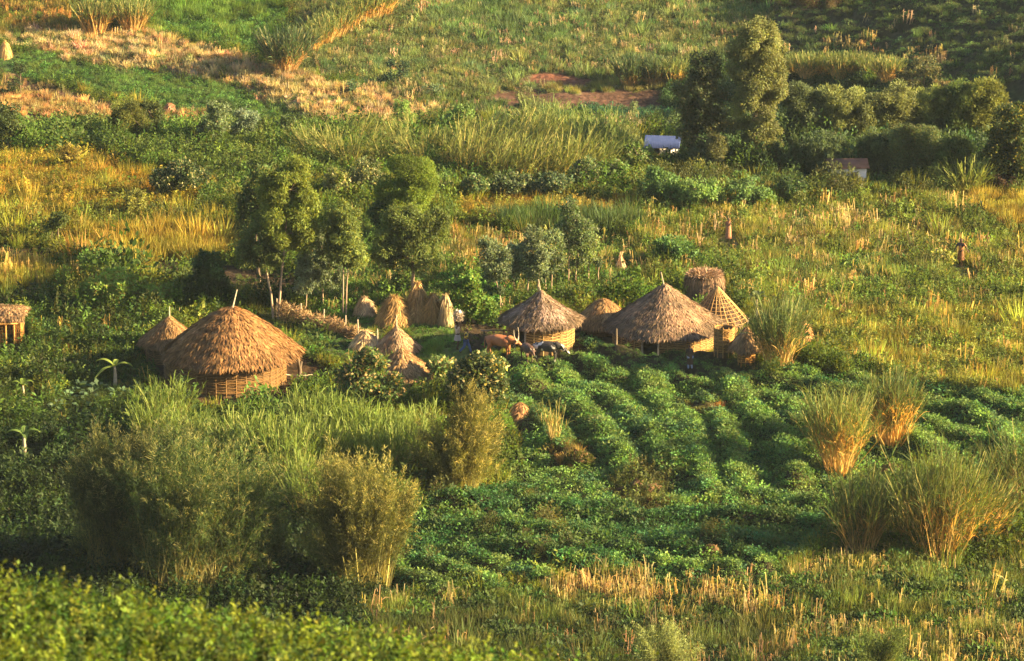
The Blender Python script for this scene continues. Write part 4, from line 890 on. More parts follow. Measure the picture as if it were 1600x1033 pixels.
def figures():
    yel = patch_mat('yellow_dark_shirt', (.03, .025, .025), (.75, .5, .06), .38, 3.5)
    person('person walking right in a yellow and dark shirt and blue trousers', 728, 555, -PI / 2 - .15, .95,
           legs={'l': ((-.1, .2, .52), (-.1, .33, .09)), 'r': ((.1, -.08, .5), (.1, -.42, .16))},
           arms={'l': ((-.24, -.12, 1.16), (-.24, .04, .96)), 'r': ((.24, .1, 1.16), (.22, .28, 1.02))},
           shirt=yel, trousers=solid_mat('blue_denim', (.06, .09, .2), (.09, .13, .28), 8), lean=.05)
    t = person('person in cream shirt carrying a pale bundle on the head', 715, 548, -PI / 2 + .5, 1.0,
               legs={'l': ((-.1, .1, .5), (-.1, .02, .08)), 'r': ((.1, .02, .5), (.1, -.12, .1))},
               arms={'l': ((-.3, .05, 1.45), (-.17, .08, 1.74)), 'r': ((.3, .05, 1.45), (.17, .08, 1.74))},
               shirt=solid_mat('cream_cloth', (.55, .42, .30), (.65, .5, .38), 6), skirt=(.98, .62, solid_mat('grey_wrap', (.35, .3, .28), (.42, .36, .33), 5)))
    loc = t.location + Vector((.02, 0, 1.76)); b = thing('head_bundle', 'pale tied bundle balanced on the head of the person in cream', 'bundle', loc)
    g = G(); n = 500; g.leaves(np.stack([R.normal(0, .13, n), R.normal(0, .1, n), R.uniform(0, .62, n)], 1), unit(rdir(n) + [.3, 0, 1.2]), rdir(n), R.uniform(.12, .26, n), .06, vary((.52, .42, .34), n, .4)); g.obj('stems', M['straw'], b)
    g = G(); g.tube([[0, 0, .5], [.08, 0, .62], [.2, 0, .66]], [.05, .12, .1], 8); g.obj('white_cloth', solid_mat('white_cloth', (.7, .66, .62), (.75, .7, .66), 5), b)
    person('person in dark top and pale trousers bent over in the green rows', 1078, 581, PI * .1, .86, lean=.18,
           legs={'l': ((-.11, .08, .5), (-.13, -.02, .08)), 'r': ((.11, .04, .5), (.13, -.06, .08))},
           shirt=solid_mat('dark_brown_cloth', (.045, .03, .02), (.07, .045, .03), 6), skirt=(1.3, .42, solid_mat('dark_brown_wrap', (.06, .035, .02), (.09, .05, .03), 6)),
           trousers=solid_mat('pale_blue_cloth', (.33, .36, .5), (.4, .42, .55), 6))
    person('person wrapped in a long rust coloured cloth among stalks', 1138, 377, PI * .85, .88, skirt=(1.48, .16, solid_mat('rust_cloth', (.32, .13, .07), (.42, .19, .11), 5)),
           arms={'l': ((-.17, .1, 1.2), (-.08, .22, 1.1)), 'r': ((.17, .1, 1.2), (.08, .22, 1.1))})
    person('person in dark and orange clothes standing in the right field', 1501, 418, PI * .8, 1.08,
           arms={'l': ((-.36, .06, 1.28), (-.5, .1, 1.1)), 'r': ((.3, .1, 1.22), (.33, .2, 1.0))},
           shirt=patch_mat('orange_dark_shirt', (.05, .02, .015), (.45, .17, .05), .5, 3), skirt=(.98, .45, solid_mat('brown_wrap', (.12, .05, .025), (.25, .11, .04), 5)),
           legs={'l': ((-.08, .03, .5), (-.06, 0, .08)), 'r': ((.08, .03, .5), (.06, 0, .08))})
    cow('red brown long horned cow standing left of the calf', 782, 563, -.35, patch_mat('red_brown_hide', (.36, .13, .045), (.30, .10, .035), .5), .75, 1.0, .28)
    cow('dark brown calf between the red cow and the black cow', 824, 566, -1.2, patch_mat('dark_brown_hide', (.09, .04, .022), (.06, .028, .018), .5), .15, .78, .25, 'calf', 'calf')
    cow('black and white cow with lowered head in front of the hut wall', 856, 569, -.2, patch_mat('black_white_hide', (.025, .018, .015), (.6, .52, .45), .60), .22, .92, .42)
    # hen-like bird is too small to make out; left out

# ------------------------------------------------------------------ trees and shrubs
def m_of(base, px0, py0, px, py):
    s = scale_at(*base); return (px - px0) / s, (py0 - py) / (s * .965)

LEAFK = {
    'euc': (.24, .075, -.45, .45),  # L, W, up (axis bias), shell
    'broad': (.21, .13, .1, .5), 'big': (.26, .16, .0, .55), 'fine': (.22, .07, -.45, .45), 'round': (.17, .06, .35, .7), 'silver': (.19, .09, .2, .5), 'soft': (.24, .065, .3, .55)}
CB = 1.65
def crown_mesh(base, px0, py0, crowns, kind, col, dens=1.0, col2=None, blob=.36, gap=1.0, name='crown'):
    """many small leaf clumps filling the ellipsoids; returns G and clump centres"""
    g = G(); cen = []
    s = scale_at(*base)
    L, W, up, sh = LEAFK[kind]
    for cx, cy, rx, ry in crowns:
        X, Zz = m_of(base, px0, py0, cx, cy); rx_, rz_ = rx / s, ry / (s * .965); rd = rx_ * .9
        vol = rx_ * rz_; br = blob * min(rx_, rz_, 2.2) if kind != 'round' else .55 * min(rx_, rz_)
        nb = max(6, int(3.6 * rx_ * rz_ / br ** 2 * gap))
        d = rdir(nb) * (R.uniform(.25, 1, (nb, 1)) ** .55) * (1 - br * .55 / np.array([rx_, rd, rz_]).min() * .7)
        C = d * np.array([rx_, rd, rz_]) + [X, 0, Zz]
        area = PI * rx * ry * .41
        n = int(area * 5.0 * dens * .013 / (L * W)); per = max(8, n // nb)
        for c in C:
            b = br * R.uniform(.6, 1.15); m = int(per * R.uniform(.6, 1.3)); cen.append(c)
            dd = rdir(m); rr = (R.uniform(size=(m, 1)) ** (1 - sh)) * b
            P = c + dd * rr * [1, 1, .85]
            A = unit(dd * .6 + rdir(m) * .7 + [0, 0, up]); Nn = unit(dd * .9 + rdir(m) * .6 + [0, 0, .2])
            cc = vary(col, m, .22, .08)
            if col2 is not None: k = R.uniform(size=m) < .22; cc[k] = vary(np.array(col2) * .62, k.sum(), .25, .06)
            g.leaves(P, A, Nn, L * R.uniform(.6, 1.25, m), W * R.uniform(.6, 1.25, m), cc * R.uniform(.62, 1.4) * CB)
    return g, np.array(cen)

def tree(label, px, py, crowns, kind='broad', col=GRN, dens=1.0, col2=None, trunk=True, tr=.12, bark='bark', name='tree', cat='tree', group=None, stems=None, blob=.34, gap=1.0, limb=10):
    base = at(px, py); b = (base.x, base.y, base.z); t = thing(name, label, cat, base, group=group)
    g, cen = crown_mesh(b, px, py, crowns, kind, col, dens, col2, blob, gap)
    g.obj('crown' if name not in ('bush', 'shrub') else 'foliage', M['leaf'], t)
    q = G()
    if stems is None: stems = [[(px, py), (crowns[0][0], crowns[0][1])]]
    ends = []
    for st in stems:
        pts = [(*m_of(b, px, py, *p),) for p in st]; pts = np.array([[x, 0, z] for x, z in pts]); pts[0, 2] = -.3
        k = 8; f = np.linspace(0, len(pts) - 1, k); i = np.minimum(f.astype(int), len(pts) - 2); fr = (f - i)[:, None]
        pp = pts[i] * (1 - fr) + pts[i + 1] * fr + np.stack([R.normal(0, .04, k), R.normal(0, .05, k), 0 * f], 1) * np.linspace(0, 1, k)[:, None]
        q.tube(pp, tr * np.linspace(1.15, .45, k), 7); ends += list(pp[3:])
    ends = np.array(ends)
    if limb and len(cen):
        for c in cen[R.choice(len(cen), min(limb, len(cen)), replace=False)]:
            e = ends[np.argmin(np.linalg.norm(ends - c, axis=1) + .6 * np.maximum(0, ends[:, 2] - c[2]))]
            mid = (e + c) / 2 + [0, 0, .1]; q.tube([e, mid, c], [tr * .4, tr * .25, tr * .1], 5)
    q.obj('trunk' if name not in ('bush', 'shrub') else 'stem', M[bark], t)
    return t

def feather(label, px, py, crowns, col, col2, nst, per=70, base_r=1.2, leafL=.26, leafW=.028, cane=(.35, .30, .10), name='bamboo_clump', cat='bamboo', canes=0, tipw=.5):
    """fine arching sprays from a tight base"""
    base = at(px, py); b = (base.x, base.y, base.z); s = scale_at(*b); t = thing(name, label, cat, base)
    KEEP_OUT.append((base.x, base.y, base_r * .8))
    g = G(); tot = sum(c[2] * c[3] for c in crowns)
    for cx, cy, rx, ry in crowns:
        n = int(nst * rx * ry / tot); X, Zz = m_of(b, px, py, cx, cy); rx_, rz_ = rx / s, ry / (s * .965)
        nbd = max(6, n // 8); bd = rdir(nbd) * (R.uniform(.2, 1.18, (nbd, 1)) ** .5); bi = R.integers(0, nbd, n); d = bd[bi] + R.normal(0, .2, (n, 3)); E = d * [rx_, rx_ * .85, rz_] + [X, 0, Zz]
        a = R.uniform(0, 6.28, n); r0 = base_r * np.sqrt(R.uniform(size=n)); B = np.stack([r0 * np.cos(a) + .15 * X, r0 * np.sin(a), 0 * a], 1)
        Cc = B * .5 + E * .5; Cc[:, 2] = np.maximum(E[:, 2] * 1.0, .6) * .72; Cc[:, :2] = B[:, :2] * .35 + E[:, :2] * .65
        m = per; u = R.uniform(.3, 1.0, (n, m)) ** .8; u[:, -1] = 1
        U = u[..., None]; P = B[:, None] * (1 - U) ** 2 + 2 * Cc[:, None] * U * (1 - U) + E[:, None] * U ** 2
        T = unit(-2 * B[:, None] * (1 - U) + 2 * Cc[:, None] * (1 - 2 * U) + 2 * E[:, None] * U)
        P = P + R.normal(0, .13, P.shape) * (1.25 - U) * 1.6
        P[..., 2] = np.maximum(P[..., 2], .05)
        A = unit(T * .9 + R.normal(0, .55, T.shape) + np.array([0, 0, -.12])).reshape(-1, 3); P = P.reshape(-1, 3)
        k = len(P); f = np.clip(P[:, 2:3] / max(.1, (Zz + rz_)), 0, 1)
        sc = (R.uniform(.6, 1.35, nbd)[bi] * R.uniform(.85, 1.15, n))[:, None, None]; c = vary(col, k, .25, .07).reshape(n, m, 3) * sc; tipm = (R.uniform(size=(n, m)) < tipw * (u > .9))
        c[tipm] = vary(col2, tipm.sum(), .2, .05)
        g.leaves(P, A, rdir(k), R.uniform(.6, 1.25, k) * leafL, leafW, c.reshape(-1, 3))
        g.blades(B, Cc * .6 + E * .4 - B, np.linalg.norm(Cc - B, axis=1) * 1.0, .03, vary(cane, n, .3), 2, .2)
    g.obj('foliage', M['leaf'], t)
    if canes:
        q = G(); a = R.uniform(0, 6.28, canes); r0 = base_r * np.sqrt(R.uniform(size=canes)); P = np.stack([r0 * np.cos(a), r0 * np.sin(a), 0 * a - .1], 1)
        q.blades(P, unit(P * .16 + R.normal(0, .05, P.shape) + [0, 0, 1]), R.uniform(2, 3.2, canes), .06, vary((.42, .36, .10), canes, .25), 3, .1, taper=False)
        q.obj('canes', M['straw'], t)
    return t

def reed_mesh(h=3.5, br=.5, n=110, spread=.5, lean=(0, 0), tan=(.50, .30, .10), grn=(.11, .155, .035), lv=7, low=.5, droop=.6, mess=.12, W=.035):
    c = G(); l = G(); a = R.uniform(0, 6.28, n); r = br * np.sqrt(R.uniform(size=n)); P = np.stack([r * np.cos(a), r * np.sin(a), 0 * a - .1], 1)
    A = unit(P * (spread / br) * .55 + np.array([lean[0], lean[1], 1.0]) + R.normal(0, mess, (n, 3))); hh = h * R.uniform(.55, 1.05, n)
    ct = vary(tan, n, .3, .06); c.blades(P, A, hh, W, ct, 4, R.uniform(.05, .3, n), ct * .15 + np.array(grn) * .9, taper=False)
    m = n * lv; k = np.repeat(np.arange(n), lv); u = R.uniform(low * .75, 1.0, m); Q = P[k] + A[k] * (hh[k] * u)[:, None] - np.array([0, 0, 1.]) * (.06 * hh[k] * u ** 2)[:, None]
    LA = unit(A[k] * 1.2 + R.normal(0, .45, (m, 3)) + [0, 0, .25]); cc = vary(grn, m, .3, .1)
    dead = (u < low + .1) & (R.uniform(size=m) < .6); cc[dead] = vary(tan, dead.sum(), .3)
    l.blades(Q, LA, R.uniform(.5, 1.1, m) * h * .24, W * 1.05, cc, 3, R.uniform(.2, droop * 2, m), cc * 1.15)
    return c, l
def reed_thing(label, px, py, meshes=None, sc=1.0, rz=0, group=None, name='reed_clump', cat='reeds', **k):
    loc = at(px, py); t = thing(name, label, cat, loc, rz, group); t.scale = (sc,) * 3
    if meshes is None: c, l = reed_mesh(**k); meshes = (c.mesh('culms', M['straw']), l.mesh('leaves', M['leaf']))
    link('culms', meshes[0], t); link('leaves', meshes[1], t)
    return t
EUC = (.10, .125, .022); EUCL = (.19, .20, .028); SILV = (.08, .105, .055); SILV2 = (.20, .23, .16); DRK = (.035, .065, .02); FARG = (.085, .115, .05)
def plants():
    # ---- trees round the compound
    tree('tallest eucalyptus by the domed hut with bright drooping crown on long bare trunk', 434, 500,
         [(458, 290, 40, 50), (450, 350, 48, 55), (478, 340, 26, 60), (430, 300, 26, 40)], 'fine', EUC, 1.15, EUCL, tr=.075, stems=[[(434, 500), (440, 440), (446, 380), (455, 300)]], limb=16)
    tree('dark leafy tree crown left of the tallest eucalyptus', 405, 440, [(402, 300, 32, 48), (392, 335, 22, 30)], 'broad', (.04, .06, .018), 1.0, (.16, .16, .05), tr=.12, bark='dark_bark', stems=[[(405, 440), (400, 340)]])
    tree('leaning eucalyptus with low dark crown and pale bent trunk by brush fence', 428, 500,
         [(408, 375, 32, 42), (388, 398, 22, 28), (425, 400, 22, 26)], 'fine', (.065, .09, .025), 1.05, (.14, .15, .04), tr=.08, stems=[[(428, 500), (423, 450), (415, 415), (405, 370)]])
    tree('slender young eucalyptus with olive crown right of the tallest one', 536, 497,
         [(538, 350, 32, 42), (545, 395, 30, 36), (528, 375, 24, 40)], 'fine', (.085, .11, .03), 1.1, EUCL, tr=.05, stems=[[(536, 497), (537, 430), (538, 350)], [(540, 497), (543, 440), (546, 400)]])
    tree('silver leaved sapling between the two eucalyptus trees', 505, 480, [(503, 385, 20, 30), (495, 420, 30, 34), (520, 425, 24, 30)], 'silver', SILV, .9, SILV2, tr=.05, stems=[[(505, 480), (503, 390)]])
    tree('thin silver sapling leaning beside the tallest eucalyptus trunk', 478, 488, [(480, 415, 18, 30), (478, 445, 20, 20)], 'silver', (.13, .16, .10), .8, SILV2, tr=.04)
    tree('round bright green tree standing above the straw stacks', 642, 372, [(640, 285, 38, 44), (626, 308, 36, 36), (656, 300, 30, 36), (640, 325, 36, 26)], 'round', (.095, .135, .022), 1.7, (.17, .2, .03), tr=.13, bark='dark_bark')
    tree('dark bush at the foot of the round bright tree', 603, 372, [(602, 335, 26, 36), (622, 350, 20, 20)], 'broad', DRK, 1.0, tr=.08, bark='dark_bark')
    tree('broad spreading tree with pale trunk rising out of the straw stacks', 648, 478,
         [(640, 345, 45, 28), (620, 375, 38, 34), (665, 370, 38, 34), (645, 400, 48, 26), (600, 398, 24, 22), (685, 345, 20, 24)], 'fine', (.08, .105, .028), 1.0, (.15, .165, .04), tr=.14, stems=[[(645, 478), (646, 430), (643, 370)]])
    tree('low dark bush in front of the broad tree trunk', 628, 468, [(632, 440, 24, 26)], 'broad', (.05, .085, .025), 1.0, (.12, .14, .05), tr=.05)
    tree('dark round tree between yellow field and domed hut', 328, 490, [(330, 425, 30, 30), (310, 450, 22, 28), (345, 455, 24, 26), (322, 405, 12, 14)], 'broad', (.04, .065, .022), 1.1, tr=.09, bark='dark_bark')
    tree('short fresh green sapling behind the domed hut', 322, 492, [(322, 478, 12, 20)], 'broad', (.12, .22, .04), .8, tr=.03)
    tree('wide leafy bush bank left of the dark round tree', 195, 490, [(180, 455, 62, 34), (240, 465, 44, 26), (150, 470, 44, 26)], 'broad', (.10, .15, .028), 1.0, (.2, .17, .04), name='bush', cat='bush', tr=.08, bark='dark_bark')
    tree('flowering dark bush with pale blossoms in the left field', 275, 312, [(262, 284, 34, 24), (300, 280, 34, 26), (285, 265, 30, 16)], 'broad', (.035, .055, .02), 1.0, (.36, .33, .17), name='bush', cat='bush', bark='dark_bark')
    tree('brown bodied bush with thick stem right of the tallest tree', 585, 308, [(572, 272, 26, 24), (560, 290, 22, 18), (590, 285, 18, 18)], 'broad', (.06, .075, .03), 1.0, (.32, .28, .14), name='bush', cat='bush', bark='dark_bark')
    tree('pale flowering shrub left of the brown bodied bush', 535, 312, [(530, 285, 26, 24), (515, 305, 22, 16)], 'broad', (.12, .14, .045), .9, (.4, .34, .16), name='bush', cat='bush')
    tree('rounded green bush between path people and grove of saplings', 742, 505, [(735, 470, 30, 28), (755, 485, 26, 22), (715, 455, 20, 22), (735, 440, 22, 18)], 'broad', (.085, .15, .028), 1.1, (.18, .2, .04), name='bush', cat='bush')
    # ---- the sapling grove
    Gp = 'sapling grove behind the grey peaked hut'
    for px, py, c, col, lab in [
        (790, 490, [(765, 395, 24, 24), (775, 420, 26, 22), (788, 405, 16, 20)], SILV, 'leftmost broad crowned silver sapling of the grove'),
        (803, 462, [(803, 400, 16, 26), (808, 420, 18, 16)], (.12, .15, .09), 'slim grey green sapling second from left in the grove'),
        (822, 468, [(832, 372, 18, 24), (828, 400, 24, 26)], SILV, 'silver sapling with tall pointed tip left of the hut peak'),
        (838, 470, [(845, 400, 18, 30), (840, 425, 20, 18)], (.12, .15, .08), 'grey green sapling rising straight behind the hut peak'),
        (862, 462, [(862, 385, 20, 28), (868, 410, 18, 20)], (.10, .13, .06), 'olive sapling just right of the hut peak'),
        (888, 450, [(890, 335, 18, 26), (885, 365, 22, 26), (908, 360, 20, 26)], (.06, .09, .035), 'tallest dark sapling of the grove with silver top'),
        (898, 448, [(903, 395, 22, 28)], (.08, .11, .04), 'short leafy sapling under the tallest one of the grove'),
        (918, 446, [(922, 372, 16, 24), (918, 400, 16, 18)], (.08, .105, .035), 'rightmost thin sapling at the edge of the grove')]:
        tree(lab, px, py, c, 'silver', col, .75, SILV2 if col[0] > .09 else (.2, .22, .14), tr=.045, group=Gp, limb=5, name='sapling', cat='sapling', stems=[[(px, py), (c[0][0], c[0][1])]])
    for px, py, top, lab in [(782, 500, 455, 'bare pale sapling stem left of the grove'), (853, 475, 430, 'bare yellow stem left of the tallest sapling'), (935, 446, 412, 'bare thin stem right of the grove')]:
        tree(lab, px, py, [(px, top, 5, 7)], 'silver', SILV, .6, tr=.05, name='sapling', cat='sapling', group=Gp, limb=2)
    # ---- right of the huts
    tree('dark bush in the field behind the largest hut', 1058, 415, [(1055, 392, 32, 22), (1075, 400, 20, 14), (1035, 385, 16, 14)], 'broad', (.055, .10, .03), 1.0, name='bush', cat='bush')
    Gh = 'bushes along the far edge of the right field'
    for px, py, c, col, lab in [
        (1040, 320, [(1035, 285, 30, 26), (1060, 300, 28, 20)], (.07, .12, .04), 'leafy bush at the left end of the field edge below blue roof'),
        (1105, 325, [(1100, 300, 40, 22), (1075, 300, 22, 18)], (.10, .155, .045), 'pale leafy bush bank below the two tall trees'),
        (1165, 325, [(1165, 300, 36, 22), (1190, 310, 24, 16)], (.08, .13, .045), 'rounded bush right of the pale bush bank'),
        (1240, 312, [(1240, 292, 30, 16)], (.05, .08, .03), 'low dark bush left of the white wall')]:
        tree(lab, px, py, c, 'broad', col, .9, name='bush', cat='bush', group=Gh)
    tree('small dark round shrub alone in the tall grass at right', 1438, 555, [(1436, 545, 18, 14)], 'broad', (.05, .07, .025), 1.0, (.2, .13, .05), name='bush', cat='bush')
    tree('small yellow flowering shrub beside the person in orange', 1478, 418, [(1474, 402, 20, 15)], 'broad', (.14, .15, .04), .8, (.5, .42, .15), name='bush', cat='bush')
    # ---- far trees
    far = lambda lab, px, py, c, kind, col, dens=1.0, col2=None, **k: tree(lab, px, py, c, kind, col, dens, col2, bark='dark_bark', **k)
    far('tallest broad tree of the background with full olive crown', 1178, 268, [(1180, 72, 42, 46), (1185, 130, 48, 52), (1175, 180, 44, 42), (1203, 110, 28, 62), (1160, 100, 30, 42), (1190, 210, 34, 28)], 'fine', (.11, .12, .042), 1.35, (.19, .18, .08), tr=.25, limb=20)
    far('second tall tree with ragged dark crown left of the tallest', 1110, 268, [(1098, 115, 30, 30), (1080, 145, 34, 32), (1110, 150, 28, 36), (1090, 185, 32, 28), (1118, 190, 22, 22), (1075, 215, 18, 18)], 'broad', (.05, .06, .028), 1.1, (.15, .13, .06), tr=.18, limb=18, stems=[[(1118, 268), (1114, 215), (1100, 140)]], gap=.8)
    far('small round tree at the foot of the two tall trees', 1121, 272, [(1122, 232, 22, 28)], 'round', (.11, .12, .055), 1.2, (.2, .18, .09), tr=.06)
    far('dark rounded tree left of the small round tree', 1092, 270, [(1095, 240, 20, 24)], 'broad', (.05, .065, .035), 1.0, tr=.06)
    far('round pale green tree left of the blue roof', 986, 238, [(986, 210, 21, 22)], 'round', (.12, .14, .055), 1.3, (.2, .2, .09), tr=.07)
    far('thin leafy sapling in front of the far ploughed strip', 992, 190, [(990, 172, 8, 18)], 'fine', (.12, .15, .07), .8, tr=.03, name='sapling', cat='sapling')
    Gc = 'pointed trees in front of the dark belt'
    for px, py, rx, h, col, lab in [(1240, 275, 20, 62, (.07, .10, .045), 'pointed tree just right of the tallest broad tree'), (1271, 272, 11, 42, (.12, .13, .05), 'smallest bright pointed tree of the row'),
                                    (1298, 272, 16, 36, (.07, .09, .045), 'squat pointed tree left of the white wall'), (1212, 272, 18, 50, (.05, .07, .035), 'dark pointed tree under the tallest tree crown')]:
        far(lab, px, py, [(px, py - h * .35, rx, h * .33), (px, py - h * .62, rx * .62, h * .25), (px, py - h * .85, rx * .28, h * .2)], 'round', col, 1.1, tr=.06, group=Gc)
    far('flat crowned small tree above the white wall', 1345, 278, [(1345, 245, 25, 16), (1335, 258, 18, 12)], 'broad', (.10, .115, .045), 1.0, (.17, .16, .07), tr=.07)
    far('large round tree right of the white wall', 1420, 285, [(1418, 225, 32, 40), (1445, 230, 36, 42), (1410, 255, 24, 24)], 'round', (.07, .095, .04), 1.2, (.16, .15, .06), tr=.12)
    far('very dark tree filling the right edge', 1582, 298, [(1582, 200, 42, 50), (1560, 235, 26, 40), (1600, 250, 40, 40)], 'broad', (.03, .045, .015), 1.1, (.20, .17, .03), tr=.15)
    far('dark reddish bush at the foot of the right edge tree', 1570, 302, [(1570, 286, 26, 14)], 'broad', (.06, .035, .025), .9, name='bush', cat='bush')
    far('wide topped tree on the terraces at upper right', 1440, 155, [(1445, 105, 26, 16), (1425, 128, 22, 16), (1465, 130, 22, 18), (1410, 118, 14, 10)], 'broad', (.06, .065, .03), .9, (.19, .16, .07), tr=.10)
    far('brown shrub in front of the wide topped tree', 1472, 160, [(1475, 140, 22, 16)], 'broad', (.11, .085, .04), .9, name='bush', cat='bush')
    Gb = 'feathery shrubs of the right hand belt'
    for px, py, rx, ry, col, lab in [
        (1262, 200, 38, 44, (.085, .105, .05), 'feathery grey green shrub just right of the tallest tree'), (1310, 192, 44, 46, (.13, .145, .055), 'brightest feathery shrub at the belt centre'),
        (1352, 200, 42, 42, (.11, .125, .05), 'feathery shrub with golden top right of the brightest one'), (1395, 190, 42, 44, (.12, .13, .05), 'tall pale feathery shrub behind the flat crowned tree'),
        (1290, 250, 36, 30, (.05, .07, .035), 'dark green shrub low in the belt behind pointed trees'), (1370, 250, 36, 34, (.05, .07, .03), 'dark feathery shrub behind the flat crowned tree'),
        (1450, 190, 46, 44, (.10, .115, .035), 'feathery yellow green shrub above the large round tree'), (1500, 195, 44, 48, (.055, .08, .025), 'dark shrub left of the right edge tree'),
        (1535, 180, 40, 42, (.11, .12, .03), 'golden topped shrub next to the right edge tree'), (1490, 260, 36, 34, (.05, .075, .025), 'dark green shrub behind the fan of reeds'),
        (1240, 160, 26, 22, (.07, .09, .045), 'small shrub beside the upper crown of the tallest tree')]:
        far(lab, px, max(py + 30, 232), [(px, py - ry * .6, rx, ry * .75), (px, py + ry * .1, rx * .95, ry * .7), (px - rx * .4, py - ry * .3, rx * .6, ry * .5), (px + rx * .45, py - ry * .75, rx * .5, ry * .5)], 'soft', col, 1.0, np.array(col) * 1.6, name='shrub', cat='shrub', group=Gb, tr=.06)
    # ---- left and middle background
    far('dark tree at the left edge under the brown bank', 12, 232, [(10, 190, 28, 36), (32, 210, 20, 22)], 'broad', (.04, .055, .02), 1.0, tr=.1)
    far('small dark tree at the upper left slope', 32, 150, [(33, 108, 13, 12), (25, 132, 12, 12), (14, 145, 12, 10)], 'broad', (.035, .05, .018), .9, tr=.07)
    far('leaning olive tree with bent pale trunk on the left slope', 172, 225, [(205, 178, 26, 24), (215, 200, 24, 18), (190, 190, 18, 22)], 'round', (.085, .095, .025), 1.2, (.15, .15, .03), tr=.12, stems=[[(168, 225), (180, 205), (205, 185)]])
    far('dark tree right behind the leaning olive tree', 240, 222, [(238, 185, 18, 32), (228, 165, 14, 12)], 'broad', (.05, .065, .022), 1.0, tr=.08)
    far('grey green tree left of the tan slope foot', 335, 228, [(340, 185, 26, 28), (325, 205, 22, 22)], 'broad', (.075, .10, .05), .9, (.16, .18, .1), tr=.07)
    far('bluish shrub tree right of the grey green one', 385, 222, [(385, 190, 22, 26), (375, 208, 20, 16)], 'silver', (.10, .13, .09), .9, (.2, .23, .16), tr=.06)
    far('dark shrub at the end of the green band', 450, 222, [(455, 200, 24, 20), (430, 205, 20, 18)], 'broad', (.06, .085, .035), .9, name='bush', cat='bush')
    far('small dark tree alone on the pale far field', 622, 134, [(630, 108, 13, 14), (612, 100, 8, 8), (612, 122, 14, 10), (600, 125, 8, 6)], 'broad', (.04, .07, .04), .9, tr=.06)
    far('low grey green shrub right of the lone far tree', 672, 152, [(675, 142, 22, 10)], 'broad', (.08, .11, .06), .9, name='bush', cat='bush')
    far('small shrub left of the lone far tree', 552, 148, [(550, 136, 9, 12)], 'broad', (.05, .08, .04), .9, name='bush', cat='bush')
    far('thin leaved tree in front of the far ploughed strip', 820, 172, [(820, 148, 20, 14), (835, 160, 14, 10)], 'broad', (.08, .08, .04), .6, tr=.05)
    far('bright conical tree above the left reed bed', 628, 212, [(628, 170, 16, 20), (630, 190, 24, 20)], 'broad', (.10, .15, .04), .9, tr=.06)
    far('leafy green tree at the left end of the reed bed', 712, 215, [(722, 178, 24, 18), (705, 195, 22, 18)], 'broad', (.09, .14, .04), 1.0, tr=.07)
    far('dark leafy bush in the middle of the reed bed', 785, 205, [(783, 188, 18, 16)], 'broad', (.07, .115, .04), 1.0, name='bush', cat='bush')
    Gd = 'dark bushes below the reed bed'
    for px, py, rx, ry, col, lab in [(745, 305, 26, 22, (.05, .08, .03), 'dark bush below the reed bed above the round tree'), (800, 300, 40, 20, (.06, .085, .04), 'grey green bush centre of the row below reed bed'),
                                     (865, 300, 36, 20, (.055, .085, .045), 'bluish bush right of centre below reed bed'), (915, 290, 24, 30, (.05, .075, .03), 'tall dark bush right under the leaning reeds'),
                                     (688, 300, 26, 20, (.08, .12, .035), 'pale green bush right of the round bright tree'), (960, 285, 26, 24, (.075, .12, .035), 'green bush at the right end below reed bed'),
                                     (995, 262, 28, 26, (.09, .14, .04), 'bright bush under the round pale tree by blue roof')]:
        far(lab, px, py + 6, [(px, py - ry * .7, rx, ry * .8), (px - rx * .5, py - ry * .4, rx * .6, ry * .5)], 'broad', col, .95, (.2, .2, .1), name='bush', cat='bush', group=Gd)
    far('small leaning dark tree in the left stalk field', 78, 380, [(92, 345, 18, 14), (78, 352, 14, 12)], 'broad', (.06, .08, .02), .9, tr=.07, stems=[[(76, 382), (84, 360)], [(90, 376), (92, 345)]])
    far('tan tipped bush in the middle of the left field', 212, 340, [(212, 315, 20, 20)], 'fine', (.13, .13, .03), .8, name='bush', cat='bush')
    far('yellow tipped weedy bush at left field edge', 105, 265, [(108, 238, 18, 16)], 'fine', (.15, .12, .03), .8, name='bush', cat='bush')
    # ---- flowering bushes in front of the compound
    tree('broad leaved dark bush with brown blossoms left of the granary roof', 570, 650, [(560, 590, 40, 40), (600, 600, 36, 34), (545, 630, 36, 30), (580, 565, 30, 22)], 'big', (.055, .085, .028), 1.1, (.34, .24, .10), name='bush', cat='bush')
    tree('dense dark bush with pale yellow blossoms below the walking person', 745, 650, [(735, 590, 34, 28), (765, 590, 32, 30), (750, 570, 34, 18), (720, 600, 24, 26), (760, 615, 34, 26)], 'big', (.05, .07, .024), 1.1, (.58, .46, .18), name='bush', cat='bush')
    tree('small blossoming bush between the two dark flowering bushes', 688, 610, [(690, 575, 22, 22)], 'big', (.06, .09, .028), 1.0, (.45, .36, .16), name='bush', cat='bush')
    # ---- feathery bamboo
    BC = (.078, .118, .034); BC2 = (.30, .28, .10)
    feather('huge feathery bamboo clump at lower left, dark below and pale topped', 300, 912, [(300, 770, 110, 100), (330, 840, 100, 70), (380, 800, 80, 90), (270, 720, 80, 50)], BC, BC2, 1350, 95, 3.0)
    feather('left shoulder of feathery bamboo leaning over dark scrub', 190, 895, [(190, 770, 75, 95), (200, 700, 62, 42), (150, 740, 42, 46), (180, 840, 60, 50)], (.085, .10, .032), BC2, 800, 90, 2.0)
    feather('bright feathery bamboo clump with bare yellow canes at its foot', 570, 922, [(560, 790, 78, 82), (600, 780, 44, 80), (540, 840, 60, 60), (530, 730, 50, 34)], (.13, .135, .035), (.40, .34, .11), 950, 90, 1.3, canes=26)
